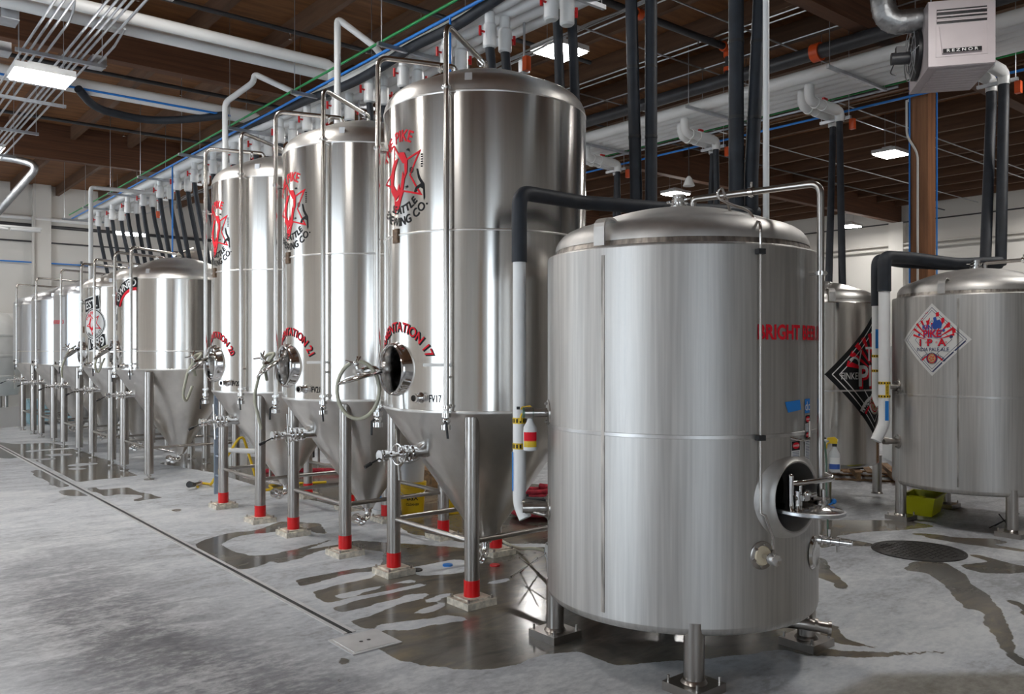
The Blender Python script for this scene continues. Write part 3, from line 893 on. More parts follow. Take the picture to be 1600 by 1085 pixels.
def fermenter(label, x, y, num=None, tall=True, R=0.85, z0=1.44, z1=3.86, H=0.385, zt=0.33, sat=False, off=0.558, door='edge', sticker=None, tape=False, azA=161, azB=214):
    t = empty('fermentation_tank', (x, y, 0), 0, label, 'fermentation tank', 'fermentation tanks in the long row')
    smat = 'satin' if sat else 'shell'
    mz = 1.764 if tall else 1.90
    maz, mr = 176.5, (0.178 if tall else 0.17)
    shell_mb(R, z0, z1, [] if sat else [(maz, mz, mr + 0.018)]).build('shell', smat, t)
    MB().lathe(crown_prof(R, z1, H, 0.26 if tall else 0.34), 128).build('crown', 'satin' if sat else 'dome', t)
    MB().lathe([(R - 0.003, z0), (R - 0.012, z0 - 0.02), (0.075, zt), (0.06, zt - 0.03)], 128).build('cone', 'cone', t)
    for zz, nm in ((z0 + 0.004, 0.012), (z1 - 0.002, 0.010), ((z0 + z1) / 2 + 0.165 if tall else z0 + 0.28, 0.008)):
        MB().lathe([(R, zz - nm), (R + 0.0025, zz - nm * 0.6), (R + 0.0025, zz + nm * 0.6), (R, zz + nm)], 128).build('weld_band', 'dome', t)
    legs(t, off, z0 - 0.03, r=0.0575 if tall else 0.066, red=tall, mt='leg')
    if not sat: neck(t, R, maz, mz, mr)
    # door and its hose fittings
    if door == 'edge':
        manway_door(t, (-1.08, 0.21, 1.70), (-0.22, 0.18, 1.0), 0.185, (-0.90, 0.16, 1.76))
    elif door == 'tilt':
        manway_door(t, (-R - 0.15, 0.13, mz - 0.01), (-0.55, 0.28, 0.8), 0.165, (-R - 0.035, 0.20, mz + 0.02))
    # sample port
    M4 = axis_m(P(R, 197, mz - 0.215), P(1, 197, 0))
    MB().lathe([(0.045, -0.01), (0.04, 0.01), (0.028, 0.02), (0.028, 0.07), (0.036, 0.072), (0.036, 0.085), (0.024, 0.085), (0.022, 0.02)], 24, M4).build('sample_port', 'chrome', t)
    if tall:
        cip_pipe(t, R, azB, 1.46, 4.335, (0.02, 0.01, 4.335), clampz=3.87)
        cip_pipe(t, R, azA, 1.43, 4.285, (-0.24, 0.09, 4.285), clampz=3.55)
        racking_valve(t, 0.60, 1.10, 181, 0.44)
    else:
        cip_pipe(t, R, azB, z0 + 0.06, z1 + 0.455, (0.02, 0.01, z1 + 0.455), clampz=z1 - 0.01)
        if not sat: cip_pipe(t, R, azA, z0 + 0.02, z1 + 0.40, (-0.2, 0.12, z1 + 0.40), clampz=z1 - 0.25)
        racking_valve(t, 0.68, 1.24, 181, 0.42, 0.04)
    # bottom outlet
    mb = MB()
    mb.tube(fillet([(0, 0, zt), (0, 0, 0.19), (-0.13, -0.10, 0.19), (-0.24, -0.16, 0.25)], 0.07), 0.034, 12)
    for k in (0, 1):
        ferrule(mb, (-0.13 - 0.075 * k, -0.10 - 0.04 * k, 0.193 + 0.035 * k), (-0.11, -0.06, 0.05), 0.055, 0.022)
    ferrule(mb, (0, 0, zt - 0.03), (0, 0, 1), 0.055, 0.025)
    bo = mb.build('bottom_outlet', 'chrome', t)
    mb = MB()
    mb.cyl((-0.05, 0.0, 0.30), (-0.42, 0.28, 0.40), 0.022, n=10)
    mb.build('dump_pipe', 'pipe', t)
    # top fittings
    mb = MB()
    zc = z1 + H * 0.80
    for k in range(5):
        q = Vector((-0.10 + 0.075 * k * 0.8, 0.50 - 0.03 * k, zc + 0.012 * k))
        mb.cyl(q - Vector((0, 0, 0.03)), q + Vector((0, 0, 0.07)), 0.022, n=10)
        ferrule(mb, q + Vector((0, 0, 0.03)), (0, 0, 1), 0.033, 0.016)
        ferrule(mb, q + Vector((0, 0, 0.065)), (0, 0, 1), 0.033, 0.016)
    mb.cyl((-0.15, 0.52, zc + 0.04), (0.20, 0.38, zc + 0.10), 0.014, n=8)
    mb.build('pressure_valve', 'chrome', t)
    # lifting lug
    a = 223.6
    q = P(R - 0.035, a, z1 + 0.075)
    MB().box((0, 0, 0), (0.025, 0.055, 0.12), M4=Matrix.Translation(q) @ Matrix.Rotation(a * D2R, 4, 'Z')).build('lifting_lug', 'satin', t)
    # plaque
    if tall or not sat:
        zq, aq = (2.81, 177) if tall else (2.28, 180)
        M4 = Matrix.Translation(P(R + 0.006, aq, zq)) @ Matrix.Rotation(aq * D2R, 4, 'Z')
        pl = MB().box((0, 0, 0), (0.012, 0.075, 0.11), M4=M4).build('maker_plaque', 'bronze', t)
        if not tall:
            MB().box((0, 0, -0.36), (0.012, 0.13, 0.46), M4=M4).build('jacket_panel', 'satin', t)
    if tall:
        decal('star_emblem', ['vred', 'black'], pattern_emblem(), t, R, 181.5, 3.26)
        txt = 'FERMENTATION %d' % num
        S = [ARC(txt, 0.105, 1, 0.385, 90, True, 0.03, 1.0, 0, (0.048, -0.058)), ARC(txt, 0.105, 0, 0.385, 90, True, 0.012, 1.0, 2, (0.04, -0.05))]
        decal('tank_lettering', ['vred', 'black'], S, t, R, maz, mz)
        decal('tank_number', ['black'], [T('FV%d' % num, 0.080, 0, (0, 0), 0, 0.014, 0.66)], t, R, 206.0, 1.545)
        if tape:
            decal('tape_strip', ['tapewhite'], [POLY([(-0.125, -0.013), (0.125, -0.010), (0.125, 0.014), (-0.125, 0.012)], 0)], t, R, 207, 1.80)
    if sticker: sticker(t, R)
    return t

def sticker_established(t, R):
    S = [POLY([(-0.23, 0.22), (0.20, 0.22), (0.20, 0.47), (-0.23, 0.47)], 2), POLY([(-0.215, 0.235), (0.185, 0.235), (0.185, 0.455), (-0.215, 0.455)], 1, 1),
         T('EST.', 0.19, 2, (-0.015, 0.345), 0, 0.02, 1, 2),
         POLY([(-0.20, -0.44), (0.23, -0.44), (0.23, -0.20), (-0.20, -0.20)], 2), POLY([(-0.185, -0.425), (0.215, -0.425), (0.215, -0.20), (-0.185, -0.20)], 1, 1),
         T('1989', 0.22, 2, (0.015, -0.32), 0, 0.02, 0.9, 2),
         DISC(0.265, 2, (0, 0), 3), RING(0.235, 0.250, 1, (0, 0), 4), STAR(0.20, 0.085, 0.018, 38, 0, (0, 0), 4),
         ARC('THE PIKE', 0.075, 0, 0.19, 108, True, 0.02, 1, 5), ARC('BREWING CO.', 0.06, 1, 0.20, 275, False, 0.02, 1, 5)]
    S += [POLY([(a * 0.68, b * 0.68) for a, b in pts], 0, 6) for pts in ([(-0.10, 0.14), (-0.03, 0.16), (-0.09, 0.06), (-0.11, -0.04), (-0.05, -0.10), (-0.02, -0.04), (0.0, -0.12), (-0.07, -0.17), (-0.15, -0.09), (-0.16, 0.04)],)]
    decal('round_sticker', ['vred', 'black', 'vwhite'], [rotated(s_, 9) for s_ in S], t, R, 203, 2.37)

def sticker_owned(t, R):
    S = [RING(0.43, 0.58, 1, (0.50, -0.25), 1, 20, 88, 160), RING(0.385, 0.43, 0, (0.50, -0.25), 1, 20, 90, 158), ARC('OWNED', 0.15, 2, 0.505, 121, True, 0.02, 0.95, 3, (0.50, -0.25)),
         POLY([(-0.20, 0.28), (0.0, 0.24), (0.10, -0.02), (0.02, -0.14), (0.06, -0.32), (-0.10, -0.42), (-0.20, -0.2)], 2, 0),
         POLY([(-0.14, 0.20), (0.0, 0.14), (0.05, 0.0), (-0.06, -0.06), (-0.04, 0.05)], 0, 1), POLY([(-0.12, 0.02), (-0.03, -0.04), (0.0, -0.18), (-0.1, -0.22)], 3, 1),
         POLY([(-0.1, -0.26), (0.03, -0.2), (0.04, -0.3), (-0.06, -0.37)], 1, 1)]
    decal('ribbon_sticker', ['vred', 'black', 'vwhite', 'gold'], S, t, R, 183, 2.68)

def sticker_code(t, R):
    decal('tank_lettering', ['vred'], [T('FERMENTATION 3', 0.10, 0, (0, 0), 0, 0.02)], t, R, 180, 2.47)

fermenter('tall polished fermentation tank marked FV17, largest of the row', 4.33, 5.61, 17, door='edge', tape=True)
fermenter('tall polished fermentation tank marked FV21 behind the largest one', 4.33, 7.59, 21, door='tilt', tape=True)
fermenter('tall polished fermentation tank marked FV20, last of the red banded legs', 4.33, 9.56, 20, door='tilt')
SM = dict(tall=False, R=0.95, z0=1.63, z1=3.0, H=0.40, zt=0.30, off=0.655)
fermenter('short polished cone tank with the OWNED ribbon sticker', 4.39, 13.66, door='tilt', sticker=sticker_owned, azA=189, azB=211, **SM)
fermenter('short polished cone tank with the round 1989 sticker', 4.40, 15.76, door='tilt', sticker=sticker_established, azA=187, azB=209, **SM)
fermenter('pale satin cone tank with small red lettering, nearest of three pale ones', 4.40, 18.08, sat=True, sticker=sticker_code, door=None, azA=187, azB=205, **SM)
fermenter('pale satin cone tank in the middle of the three pale ones', 4.40, 20.35, sat=True, door=None, azA=185, azB=203, **SM)
fermenter('pale satin cone tank at the far end of the row by the back wall', 4.40, 22.55, sat=True, door=None, azA=183, azB=201, **SM)

def hose_loop(label, pts, r, rad=0.08):
    o = MB().tube(fillet(pts, rad, 5), r, 10).build('hose', 'hose')
    tag(o, label, 'hose')
    return o
# looped hose on the open door of FV17
cx_, cy_, cz_ = 4.33 - 1.10, 5.61 + 0.20, 1.60
ring = [Vector((cx_ + 0.165 * math.cos(a) * 0.772, cy_ - 0.165 * math.cos(a) * 0.636, cz_ + 0.225 * math.sin(a))) for a in [math.pi * (0.62 + 2 * k / 30) for k in range(29)]]
tag(MB().tube(ring, 0.0155, 10).build('hose', 'hose'), 'pale hose hanging in a loop from the open FV17 door', 'hose')
hose_loop('pale hose draped over the FV21 manway door', [(3.36, 7.86, 1.62), (3.30, 7.80, 1.86), (3.38, 7.66, 1.90), (3.26, 7.78, 1.72), (3.22, 7.84, 1.45), (3.28, 7.80, 1.15)], 0.016)
hose_loop('pale hose draped over the FV20 manway door', [(3.34, 9.84, 1.62), (3.28, 9.80, 1.84), (3.38, 9.66, 1.90), (3.24, 9.78, 1.70), (3.20, 9.86, 1.40), (3.28, 9.98, 1.30), (3.34, 9.94, 1.5)], 0.016)
hose_loop('pale hose hanging from the manway of the ribbon sticker tank', [(3.36, 13.80, 2.00), (3.28, 13.86, 1.95), (3.22, 14.0, 1.7), (3.28, 14.06, 1.55), (3.34, 13.9, 1.8)], 0.016)
hose_loop('pale hose hanging from the manway of the round sticker tank', [(3.36, 15.90, 2.00), (3.26, 16.0, 1.92), (3.20, 16.2, 1.6), (3.22, 16.24, 1.45)], 0.016)

# tall tank of the second row, seen over the crowns
t = empty('storage_tank', (6.75, 19.3, 0), 0, 'tall steel tank in the back row seen over the short tanks', 'tank')
shell_mb(0.85, 0.9, 3.85, n=96).build('shell', 'shell', t)
MB().lathe(crown_prof(0.85, 3.85, 0.38, 0.26), 96).build('crown', 'dome', t)
MB().lathe([(0.85, 0.9), (0.3, 0.55), (0.0, 0.5)], 96).build('bottom', 'cone', t)
for a in (45, 135, 225, 315):
    q = P(0.72, a, 0)
    MB().cyl((q.x, q.y, 0), (q.x, q.y, 1.0), 0.05, n=14).build('leg', 'leg', t)
MB().tube(fillet([P(0.92, 200, 1.2), P(0.92, 200, 4.02), P(0.3, 200, 4.25)], 0.15), 0.02, 10).build('cleaning_pipe', 'pipe', t)

# ------------------------------------------------------------------ bright tanks
def flange(mb, R, az, z, r, out=0.02):
    M4 = axis_m(P(R - 0.01, az, z), P(1, az, 0))
    mb.lathe([(0.0, out), (r * 0.9, out), (r, out - 0.005), (r, 0.0)], 28, M4)
    for k in range(6):
        a = k * 60 * D2R
        q = M4 @ Vector((r * 0.8 * math.cos(a), r * 0.8 * math.sin(a), 0))
        mb.cyl(q, M4 @ Vector((r * 0.8 * math.cos(a), r * 0.8 * math.sin(a), out + 0.012)), 0.008, n=6)
    return M4

def bright_tank(label, x, y, zb=0.31, z1=2.50, Hd=0.335, polished=False, manway=None, seams=(), lug=185, off=0.575, plates=True, pipeaz=280.6, fits=144.4):
    R = 0.862
    t = empty('bright_tank', (x, y, 0), 0, label, 'beer tank', 'bright beer tanks')
    sm = 'shell' if polished else 'brushed'
    holes = [(manway[0], manway[1], manway[2] + 0.02)] if manway else []
    mb = shell_mb(R, zb + 0.05, z1, holes, n=200)
    mb.build('shell', sm, t)
    MB().lathe([(R, zb + 0.05), (R - 0.006, zb + 0.025), (R - 0.022, zb + 0.008), (R - 0.05, zb), (0.3, zb - 0.02), (0, zb - 0.02)], 128).build('bottom', sm, t)
    MB().lathe([(R, z1), (R - 0.004, z1 + 0.008), (R - 0.045, z1 + 0.020)], 128).build('cladding_rim', sm, t)
    MB().lathe([(R - 0.045, z1 + 0.020), (R - 0.055, z1 + 0.055)], 128).build('crown_groove', 'grime' if not polished else 'dome', t)
    MB().lathe(crown_prof(R - 0.05, z1 + 0.05, Hd - 0.05, 0.20), 128).build('crown', 'brushed_dome' if not polished else 'dome', t)
    zw = 1.425
    MB().lathe([(R, zw - 0.012), (R + 0.003, zw - 0.010), (R + 0.003, zw + 0.010), (R, zw + 0.012)], 128).build('weld_band', 'weld', t)
    for az in seams:
        M4 = Matrix.Rotation(az * D2R, 4, 'Z')
        MB().box((R, 0, (zb + 0.08 + z1 - 0.04) / 2), (0.006, 0.024, z1 - zb - 0.12), M4=M4).build('seam_strip', 'grime', t)
    # legs
    for sx in (-1, 1):
        for sy in (-1, 1):
            px, py = sx * off, sy * off
            l = MB().cyl((px, py, 0.05), (px, py, zb + 0.08), 0.058, n=20).lathe([(0.075, 0.05), (0.068, 0.062), (0.06, 0.07)], 20, Matrix.Translation((px, py, 0))).build('leg', 'leg', t)
            if plates:
                p = MB().box((px, py, 0.025), (0.25, 0.25, 0.05)).build('base_plate', 'leg', l)
                for bx in (-1, 1):
                    for by in (-1, 1):
                        MB().cyl((px + bx * 0.10, py + by * 0.10, 0.05), (px + bx * 0.10, py + by * 0.10, 0.085), 0.008, n=6).build('anchor_bolt', 'leg', p)
    # lifting lug: a folded strap
    a = lug
    q = P(R - 0.035, a, 0)
    M4 = Matrix.Translation(q) @ Matrix.Rotation(a * D2R, 4, 'Z')
    mb = MB()
    pts = [(0.03, z1 + 0.02), (0.03, z1 + 0.13)] + [(-0.045 + 0.075 * math.cos(k * math.pi / 8), z1 + 0.13 + 0.06 * math.sin(k * math.pi / 8)) for k in range(1, 8)] + [(-0.12, z1 + 0.12)]
    for (a0, b0), (a1, b1) in zip(pts[:-1], pts[1:]):
        v = []
        for yy in (-0.038, 0.038):
            for (u, w_) in ((a0, b0), (a1, b1)):
                for dd in (0.0, 0.012):
                    nx, nz = -(b1 - b0), (a1 - a0)
                    ln = math.hypot(nx, nz)
                    v.append(mb.b.verts.new(M4 @ Vector((u + nx / ln * dd, yy, w_ + nz / ln * dd))))
        for f in ((0, 2, 3, 1), (4, 5, 7, 6), (0, 4, 6, 2), (1, 3, 7, 5), (0, 1, 5, 4), (2, 6, 7, 3)):
            mb.b.faces.new([v[i] for i in f])
    mb.build('lifting_lug', 'brushed_dome', t)
    # crown fitting and cleaning pipe
    zt = z1 + Hd
    mb = MB()
    mb.cyl((0, 0, zt - 0.02), (0, 0, zt + 0.09), 0.035, n=16)
    ferrule(mb, (0, 0, zt + 0.01), (0, 0, 1), 0.075, 0.02)
    ferrule(mb, (0, 0, zt + 0.05), (0, 0, 1), 0.06, 0.02)
    ferrule(mb, (0, 0, zt + 0.085), (0, 0, 1), 0.045, 0.02)
    mb.cyl((0, -0.10, zt + 0.06), (0, 0.10, zt + 0.06), 0.008, n=6)
    mb.build('crown_valve', 'chrome', t)
    rr = R + 0.065
    zp = zt + 0.055
    s0 = P(0.10, pipeaz, zp)
    p = MB().tube(fillet([s0 - Vector((0, 0, 0.07)), s0, P(rr, pipeaz, zp), P(rr, pipeaz, 0.92)], 0.07, 6), 0.021, 12).build('cleaning_pipe', 'leg', t)
    for zz in (2.36, 1.02):
        clamp('pipe_clamp', p, P(rr, pipeaz, zz), (0, 0, 1), 0.022)
        MB().cyl(P(R - 0.005, pipeaz, zz), P(rr, pipeaz, zz), 0.011, n=8).build('pipe_bracket', 'pipe', p)
    mb = MB()
    q = P(0.50, pipeaz, zp)
    mb.cyl(q - Vector((0, 0, 0.035)), q + Vector((0, 0, 0.06)), 0.008, n=8)
    ferrule(mb, q, P(1, pipeaz, 0), 0.03, 0.03)
    mb.build('pipe_clamp', 'chrome', p)
    # level fittings
    for zz in (1.505, 0.889):
        mb = MB()
        M4 = flange(mb, R, fits, zz, 0.085)
        mb.cyl(P(R, fits, zz), P(R + 0.13, fits, zz), 0.030, n=14)
        ferrule(mb, P(R + 0.13, fits, zz), P(1, fits, 0), 0.038, 0.05)
        f = mb.build('jacket_fitting', 'leg', t)
        MB().cyl(P(R + 0.10, fits, zz), P(R + 0.17, fits, zz), 0.034, n=12).build('union_nut', 'brass' if zz > 1 or polished is None else 'leg', f)
    return t

BT = bright_tank('large brushed steel tank with BRIGHT BEER lettering and open manway', 4.34, 3.54, manway=(267.5, 1.068, 0.193), seams=(189.1,), lug=186.9)
R = 0.862
# flared manway collar
M4 = axis_m(P(R, 267.5, 1.068), P(1, 267.5, 0))
MB().lathe([(0.195, -0.20), (0.195, 0.012), (0.198, 0.022), (0.206, 0.024), (0.214, 0.012), (0.235, 0.0), (0.265, -0.014), (0.30, -0.06)], 56, M4).build('manway_collar', 'brushed_dome', BT)
# door plate lying flat in the opening
dr = MB().lathe([(0, 0.022), (0.12, 0.020), (0.185, 0.004), (0.20, 0.0), (0.203, -0.010), (0.197, -0.020), (0.17, -0.014), (0, 0.006)], 44, axis_m((0.005, -0.925, 1.005), (0.03, -0.03, 1))).build('manway_door', 'chrome', BT)
MB().lathe([(0.196, 0.003), (0.208, 0.0), (0.208, -0.016), (0.196, -0.022)], 44, axis_m((0.005, -0.925, 1.004), (0.03, -0.03, 1))).build('door_gasket', 'satin', dr)
OX, OY = -0.055, 0.045
mb = MB()
mb.cyl((-0.02 + OX, -0.96 + OY, 1.02), (-0.02 + OX, -0.96 + OY, 1.11), 0.016, n=10)
mb.cyl((0.02 + OX, -0.95 + OY, 1.02), (0.02 + OX, -0.95 + OY, 1.14), 0.011, n=10)
mb.box((0.02 + OX, -0.96 + OY, 1.07), (0.05, 0.07, 0.03))
mb.cyl((-0.05 + OX, -0.95 + OY, 1.07), (0.14 + OX, -0.97 + OY, 1.075), 0.017, n=10)
mb.ball((0.06 + OX, -0.965 + OY, 1.085), 0.028, 6)
mb.cyl((0.13 + OX, -0.96 + OY, 1.05), (0.25 + OX, -0.99 + OY, 1.045), 0.010, n=8)
mb.cyl((0.20 + OX, -0.99 + OY, 1.02), (0.20 + OX, -0.99 + OY, 1.10), 0.012, n=8)
mb.build('door_clamp', 'chrome', dr)
mb = MB()
mb.cyl((-0.045 + OX, -0.93 + OY, 1.02), (-0.045 + OX, -0.93 + OY, 1.19), 0.017, n=12)
mb.ball((-0.045 + OX, -0.93 + OY, 1.19), 0.018, 6)
mb.tube(fillet([(-0.045 + OX, -0.93 + OY, 1.15), (0.06 + OX, -0.98 + OY, 1.155), (0.28 + OX, -1.02 + OY, 1.16), (0.30 + OX, -0.90 + OY, 1.18)], 0.05), 0.016, 10)
mb.build('swing_arm', 'chrome', dr)
MB().ball((0.292 + OX, -1.00 + OY, 1.022), 0.017, 6).cyl((0.25 + OX, -0.99 + OY, 1.0), (0.29 + OX, -1.0 + OY, 1.02), 0.006, n=6).build('blue_knob', 'tapeblue', dr)
# sight tube down the shell
mb = MB()
az = 249.6
rr = R + 0.02
path = [(0.03, -0.46, 2.73), (-0.15, -0.51, 2.73), (-0.21, -0.53, 2.8), (-0.26, -0.53, 2.87), (-0.28, -0.51, 2.84), (-0.27, -0.52, 2.8), (-0.22, -0.58, 2.76), (-0.17, -0.65, 2.73), (-0.15, -0.69, 2.66), P(rr, az, 2.62), P(rr, az, 2.5)]
mb.tube(fillet(path, 0.10, 5), 0.008, 8)
mb.tube([P(rr, az, 2.5), P(rr, az, 1.42), P(rr, az, 1.0), P(rr + 0.02, 250.5, 0.99), P(rr + 0.02, 254, 0.86), P(rr + 0.02, 254, 0.80)], 0.009, 8)
st = mb.build('sight_tube', 'pipe', BT)
for zz in (2.46, 1.42):
    M4 = Matrix.Translation(P(rr, az, zz)) @ Matrix.Rotation(az * D2R, 4, 'Z')
    MB().box((0, 0, 0), (0.035, 0.045, 0.03), M4=M4).build('tube_clamp', 'rubber', st)
# thermometer pocket
mb = MB()
M4 = flange(mb, R, 251, 0.759, 0.080, 0.022)
pf = mb.build('pocket_flange', 'leg', BT)
MB().lathe([(0.0, 0.030), (0.05, 0.030), (0.056, 0.022)], 24, M4).build('gasket_disc', 'ptfe', pf)
MB().lathe([(0.014, 0.03), (0.014, 0.09), (0.032, 0.092), (0.036, 0.12), (0.030, 0.145), (0, 0.15)], 18, M4).build('pocket_cap', 'chrome', pf)
# level bracket
mb = MB()
mb.tube(fillet([P(R, 266, 1.405), P(R + 0.05, 268.2, 1.395), P(R + 0.05, 273.5, 1.395), P(R + 0.05, 273.5, 1.50)], 0.02), 0.008, 8)
mb.build('level_bracket', 'pipe', BT)
# sample valve scoop low on the shell
M4 = axis_m(P(R - 0.02, 285.5, 0.70), P(1, 285.5, 0))
MB().lathe([(0.0, 0.02), (0.06, 0.026), (0.085, 0.034), (0.10, 0.02)], 28, M4).build('outlet_dish', 'chrome', BT)
mb = MB()
q = P(R + 0.02, 285.5, 0.78)
d = P(1, 285.5, 0)
mb.cyl(q - d * 0.05, q + d * 0.20, 0.017, n=10)
for k in (0.02, 0.07, 0.12, 0.18): ferrule(mb, q + d * k, d, 0.032 - 0.06 * k, 0.02)
mb.cyl(q + d * 0.07, q + d * 0.07 + Vector((0, 0, 0.07)), 0.009, n=8)
mb.cyl(q + d * 0.12, q + d * 0.12 - Vector((0, 0, 0.06)), 0.010, n=8)
mb.build('sample_valve', 'chrome', BT)
mb = MB()
mb.cyl((0.47, -0.62, 0.17), (0.56, -0.755, 0.155), 0.037, n=16)
ferrule(mb, (0.515, -0.68, 0.168), (0.12, -0.18, -0.015), 0.045, 0.02)
ferrule(mb, (0.555, -0.748, 0.156), (0.12, -0.18, -0.015), 0.045, 0.02)
mb.tube(fillet([(0.1, -0.2, 0.27), (0.3, -0.40, 0.18), (0.50, -0.66, 0.17)], 0.1), 0.037, 14)
mb.build('drain_outlet', 'leg', BT)
# lettering, tape and stickers on the bright tank
decal('tank_lettering', ['vred'], [T('BRIGHT BEER 5', 0.115, 0, (0, 0), 0, 0.034, 0.86)], BT, R, 271.0, 2.012)
decal('blue_tape', ['tapeblue'], [POLY([(-0.072, 0.026), (0.070, 0.034), (0.085, -0.024), (-0.045, -0.036)], 0)], BT, R, 267.2, 1.588)
decal('blue_tag', ['tapeblue', 'vwhite'], [POLY([(-0.035, -0.042), (0.035, -0.042), (0.035, 0.042), (-0.035, 0.042)], 0), T('dc', 0.075, 1, (0, 0), 0, 0.01, 1, 1)], BT, R, 278.1, 1.582)
def warning(w_, h_, hd):
    S = [POLY([(-w_, -h_), (w_, -h_), (w_, h_), (-w_, h_)], 0), POLY([(-w_ * 0.92, h_ - hd), (w_ * 0.92, h_ - hd), (w_ * 0.92, h_ * 0.96), (-w_ * 0.92, h_ * 0.96)], 1, 1)]
    e = []
    for k in range(20):
        a = 2 * math.pi * k / 20
        e.append((w_ * 0.78 * math.cos(a), h_ - hd / 2 + hd * 0.34 * math.sin(a)))
    S.append(POLY(e, 2, 2))
    S.append(T('DANGER', w_ * 0.38, 0, (0, h_ - hd / 2), 0, 0.02, 0.9, 3))
    y = h_ - hd - 0.010
    while y > -h_ + 0.006:
        S.append(LINE((-w_ * 0.75, y), (w_ * 0.75, y), 0.003, 3, 1))
        y -= 0.009
    return S
for nm, az_, z_, w_, h_, hd in (('warning_sticker', 278.1, 1.475, 0.034, 0.055, 0.05), ('warning_sticker', 278.1, 1.345, 0.034, 0.088, 0.042), ('warning_sticker', 269.0, 1.335, 0.044, 0.052, 0.055)):
    decal(nm, ['vwhite', 'black', 'vred', 'navy'], warning(w_, h_, hd), BT, R, az_, z_)

def star_small(at, r, mi, lay): return STAR(r, r * 0.45, r * 0.22, 90, mi, at, lay)
def roundel(at, r, mi, lay):
    """round brewery roundel: mi = (dark, red, gold)"""
    return [DISC(r, mi[0], at, lay), RING(r * 0.70, r * 0.80, mi[1], at, lay + 1), DISC(r * 0.66, mi[2], at, lay + 1), STAR(r * 0.60, r * 0.26, r * 0.10, 38, mi[1], at, lay + 2),
            ARC('THE PIKE', r * 0.22, mi[2], r * 0.80, 90, True, 0.02, 1, lay + 2, at), ARC('BREWING', r * 0.22, mi[2], r * 0.90, 270, False, 0.02, 1, lay + 2, at)]
IPA = bright_tank('brushed steel tank with the white IPA diamond label', 10.02, 3.94, zb=0.40, seams=(190.5,), lug=179.2, fits=138, pipeaz=265)
K = 0.39
def dia(k, mi, lay=0): return POLY([(-k, 0), (0, -k), (k, 0), (0, k)], mi, lay)
def dring(k, wd, mi, lay): return [LINE(a, c, wd, mi, lay) for a, c in (((-k, 0), (0, -k)), ((0, -k), (k, 0)), ((k, 0), (0, k)), ((0, k), (-k, 0)))]
S = [dia(K, 0)] + dring(0.345, 0.005, 3, 1) + dring(0.315, 0.004, 3, 1) + dring(0.205, 0.004, 3, 1)
for k in range(3):
    u0, u1 = (0.345 - 0.345 * (0.02 + 0.33 * k)), (0.345 - 0.345 * (0.31 + 0.33 * k))
    S.append(LINE((0.345 - u0, -u0 - 0.008), (0.345 - u1, -u1 - 0.008), 0.012, 3, 1))
for k in range(11):       # sunrise rays
    a = (18 + 14.4 * k) * D2R
    r1 = 0.20 + 0.07 * abs(math.sin(2 * a))
    S.append(POLY([(0.05 * math.cos(a), -0.02 + 0.05 * math.sin(a)), (r1 * math.cos(a - 0.05), -0.02 + r1 * math.sin(a - 0.05)), (r1 * math.cos(a + 0.05), -0.02 + r1 * math.sin(a + 0.05))], 1, 2))
for sg in (-1, 1):
    for k in range(4):
        c_ = Vector((sg * (0.06 + 0.055 * k), 0.27 - 0.06 * k))
        S.append(POLY([(c_.x - 0.014, c_.y - 0.02 * sg - 0.008), (c_.x + 0.018, c_.y - 0.018 * sg), (c_.x + 0.014, c_.y + 0.024 - 0.0 * sg), (c_.x - 0.018, c_.y + 0.016)], 1, 2))
S += [POLY([(0.02, 0.12), (0.10, 0.12), (0.11, 0.17), (0.085, 0.215), (0.055, 0.205), (0.045, 0.245), (0.015, 0.235), (0.02, 0.19), (0.0, 0.16)], 2, 3), POLY([(-0.075, 0.115), (-0.035, 0.125), (-0.02, 0.24), (-0.05, 0.20)], 1, 3),
      T('KING', 0.07, 2, (-0.025, 0.135), 0, 0.03, 1, 4), DISC(0.014, 2, (0.125, 0.10), 3), DISC(0.016, 3, (0.20, 0.03), 3), DISC(0.014, 2, (-0.15, 0.055), 3),
      T('PIKE', 0.105, 2, (0.003, 0.062), 0, 0.045, 1, 4), T('PIKE', 0.105, 1, (0, 0.065), 0, 0.02, 1, 5),
      T('I  P  A', 0.105, 3, (0.007, -0.032), 0, 0.03, 1.1, 4), T('I  P  A', 0.105, 1, (0.003, -0.029), 0, 0.025, 1.1, 5),
      T('INDIA PALE ALE', 0.055, 3, (0, -0.105), 0, 0.012, 0.92, 4)]
for xx in (-0.14, -0.062, 0.05, 0.148): S.append(star_small((xx, -0.03), 0.015, 1, 3))
S += roundel((0, -0.20), 0.062, (3, 1, 4), 4)
S += [ARC('ALWAYS', 0.028, 3, 0.16, 128, True, 0.02, 1, 3, (0, -0.31)), ARC('CRAFTED', 0.028, 3, 0.16, 52, True, 0.02, 1, 3, (0, -0.31)), RING(0.135, 0.150, 1, (0, -0.31), 2, 14, 38, 70), RING(0.135, 0.150, 1, (0, -0.31), 2, 14, 110, 142)]
S = [s_ for s_ in S if not (s_[2] == 3 and len(s_[0]) > 60 and False)]
decal('diamond_label', ['vwhite', 'vred', 'vblue', 'navy', 'gold'], S, IPA, R, 173, 2.03, step=0.04)

